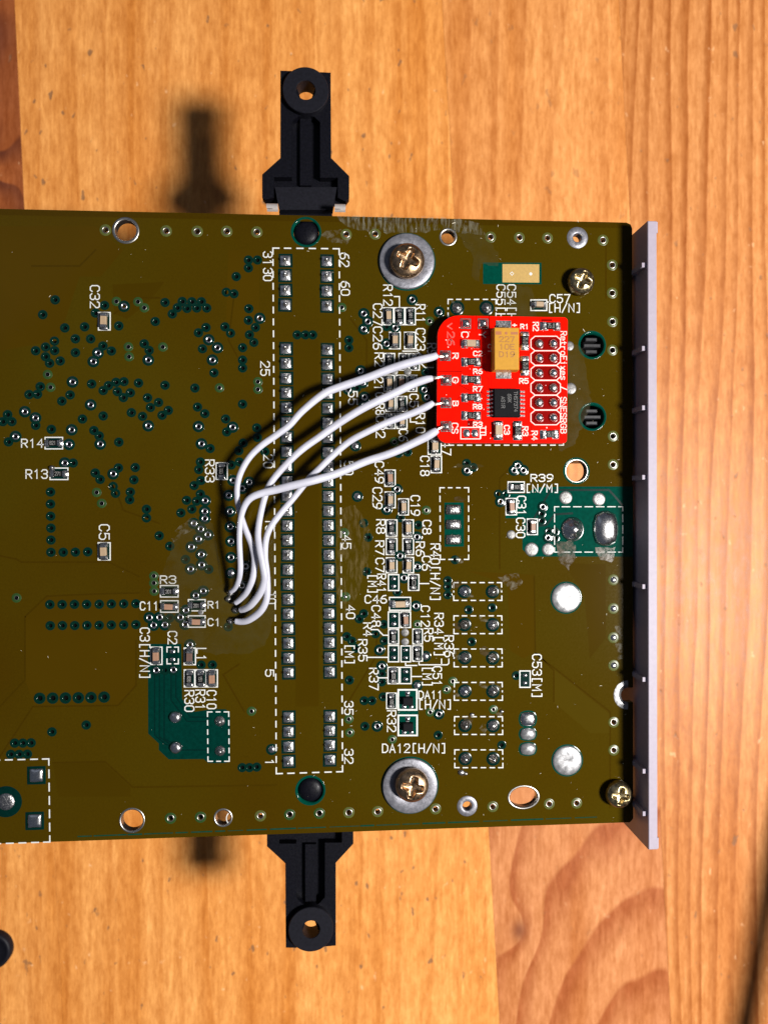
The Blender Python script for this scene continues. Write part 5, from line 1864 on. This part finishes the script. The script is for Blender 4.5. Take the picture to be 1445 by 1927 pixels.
def wire(pts, strand, label):
    """pts: survey x, y, height mm, radius in survey units"""
    s = spline(pts)
    path = [at(x, y, z) for x, y, z, r in s]
    rk = random.Random(label)
    rad = [r * 0.93 * MM * (CAM_H - z) / CAM_H for x, y, z, r in s]
    ph = [rk.uniform(0, 6.28) for _ in range(3)]
    path = [p + Vector((math.sin(i * 0.23 + ph[0]), math.sin(i * 0.31 + ph[1]), math.sin(i * 0.27 + ph[2]))) * 0.06 for i, p in enumerate(path)]
    p0 = path[len(path) // 2]
    W = empty('wire', (path[-1].x, path[-1].y, 0.3), label, 'wire', 'white wires between the two boards')
    mb = MB()
    mb.tube(path, rad, 16, flat=0.82)
    built('insulation', mb, 'wire_white', W, (path[-1].x, path[-1].y, 0.3))
    for k, (dx, dy) in enumerate(((0, 0), (1.4, -2.2), (-1.0, 2.4))):
        st = [at(x + dx * (1 - i / 3), y + dy * (1 - i / 3), z) for i, (x, y, z) in enumerate(strand)]
        mb = MB()
        mb.tube(st, 0.16, 8)
        built('strand', mb, 'copper_strand', W, (path[-1].x, path[-1].y, 0.3))
    e = at(*pts[-1][:2], 0.3)
    t = Vector(path[-1])
    mb = MB()
    mb.tube([t + Vector((0.15, 0.1, 0)), t + Vector((-0.25, -0.1, -0.3)), Vector((t.x - 0.6, t.y - 0.1, 0.3))], [0.24, 0.24, 0.30], 8)
    built('soldered_end', mb, 'solder_dull', W, (path[-1].x, path[-1].y, 0.3))


wire([(823, 668, 3.1, 6.5), (812, 671, 3.2, 7.8), (789, 678, 3.3, 8.2), (740, 692.5, 3.3, 8.4), (690, 710, 3.4, 8.3), (640, 728, 3.5, 8.2), (606, 743, 3.7, 7.8), (569, 773, 3.9, 7.2), (544, 801, 4.0, 6.9), (520, 818, 4.0, 6.9),
      (494, 836, 4.1, 6.8), (470, 861, 4.2, 6.6), (452, 891, 4.2, 6.3), (445.5, 916, 4.1, 6.0), (447, 944, 4.0, 5.7), (453.5, 968, 3.8, 5.7), (463, 1000, 3.8, 6.2), (474, 1030, 3.9, 6.6), (479.5, 1058, 3.9, 6.8), (476, 1088, 3.7, 6.6), (465, 1113, 3.0, 6.2), (453, 1126, 2.0, 5.8), (443, 1135, 1.3, 5.0)],
     [(818, 668, 3.1), (824, 670, 3.2), (832, 671, 3.1), (841, 670, 2.8)], 'white wire soldered to the uppermost of four pads on the red board edge')
wire([(813, 711, 3.1, 6.0), (800, 715, 3.2, 7.8), (770, 726, 3.2, 8.2), (735, 742, 3.3, 8.2), (690, 765, 3.4, 8.0), (640, 795, 3.5, 7.8), (600, 822, 3.6, 7.4), (569, 845, 3.8, 7.2), (540, 872, 3.9, 7.0), (514, 902, 4.0, 6.8),
      (500, 930, 4.0, 6.6), (490, 965, 4.0, 6.4), (485.5, 1000, 4.6, 6.4), (488, 1030, 5.0, 6.8), (494, 1062, 5.1, 7.2), (497, 1090, 4.8, 7.4), (490, 1116, 4.0, 7.4), (475, 1136, 3.0, 7.2), (460, 1146, 2.0, 6.6), (451, 1149.5, 1.5, 5.8)],
     [(808, 711, 3.1), (818, 711, 3.2), (829, 709, 3.2), (840, 712, 2.8)], 'white wire soldered to the second pad down on the red board edge')
wire([(814, 758, 3.1, 5.5), (803, 764, 3.2, 7.4), (770, 780, 3.2, 7.2), (730, 795, 3.2, 7.0), (690, 812, 3.3, 6.8), (660, 829, 3.3, 6.8), (630, 854, 3.3, 6.8), (600, 882, 3.3, 6.6), (582, 900, 3.2, 6.5), (556, 932, 3.1, 6.4),
      (527, 967, 3.3, 6.5), (508, 995, 3.5, 6.5), (499, 1020, 3.6, 6.5), (498, 1048, 3.6, 6.6), (502, 1076, 3.6, 6.8), (503, 1104, 3.5, 7.0), (500, 1130, 3.2, 7.0), (489, 1152, 2.8, 7.2), (470, 1166, 2.2, 7.0), (453, 1170, 1.6, 6.4), (442, 1170, 1.3, 5.6)],
     [(809, 757, 3.1), (818, 761, 3.2), (828, 759, 3.1), (839, 757, 2.8)], 'white wire soldered to the third pad down on the red board edge')
wire([(821, 810, 3.1, 7.0), (812, 815, 3.2, 8.6), (795, 826, 3.2, 8.6), (766, 840, 3.3, 8.2), (730, 854, 3.4, 8.0), (690, 868, 3.6, 8.0), (640, 889, 4.2, 8.0), (600, 901, 4.9, 8.2), (560, 912, 5.2, 8.2), (525, 920, 5.4, 8.0), (495, 927, 5.5, 7.6),
      (472, 938, 5.5, 7.2), (458, 955, 5.4, 6.6), (452, 978, 5.2, 6.0), (451, 1010, 5.0, 5.8), (451.5, 1040, 4.7, 5.8), (451.5, 1070, 4.2, 5.8), (449, 1092, 3.2, 5.6), (443, 1106, 2.0, 5.2), (434, 1114, 1.3, 4.6)],
     [(814, 812, 3.1), (823, 808, 3.2), (830, 804, 3.1), (839, 802, 2.8)], 'white wire soldered to the lowest of four pads, crossing over the other wires')
# joints where the wires enter the header column
for (x, y) in ((434, 1117), (430, 1127), (443, 1148), (434, 1169)):
    solder_blob('wire_joint', x, y, 0.55, 0.5, 0.6, 'solder_dull', 0.3, z=0.03, n=14)

# ------------------------------------------------------------------ small things on the table
c = at(-9, 1783, TABLE_Z)
mb = MB()
mb.lathe([(4.0, 0.0), (4.0, 1.5), (3.7, 1.9), (3.2, 2.0), (3.0, 1.7), (0.4, 1.7), (0.02, 1.7)], 40)
o = obj('rubber_foot', mb.mesh('rubber_foot', 'black_plastic_matte'), None, (c.x, c.y, TABLE_Z + 0.02))
tag(o, 'round black rubber foot lying on the table beyond the lower board edge', 'foot')

# cable arching off the table just past the frame; only its soft shadow falls in view
pts = []
Lp = Vector((278, -61, 378))
for i, (x, y, h) in enumerate(((1500, 1380, 3), (1475, 1510, 20), (1450, 1650, 29), (1428, 1780, 32), (1402, 1927, 29), (1375, 2080, 16), (1352, 2220, 3))):
    S = at(x, y, TABLE_Z)
    pts.append(tuple(S + (Lp - S) * (h / (Lp.z - TABLE_Z))))
mb = MB()
sp = spline(pts, 6)
mb.tube(sp, 3.0, 12)
o = built('cable', mb, 'black_plastic_matte', None, (pts[0][0], pts[0][1], TABLE_Z))
tag(o, 'black cable arching off the table beyond the grey panel, throwing a curved soft shadow', 'cable')
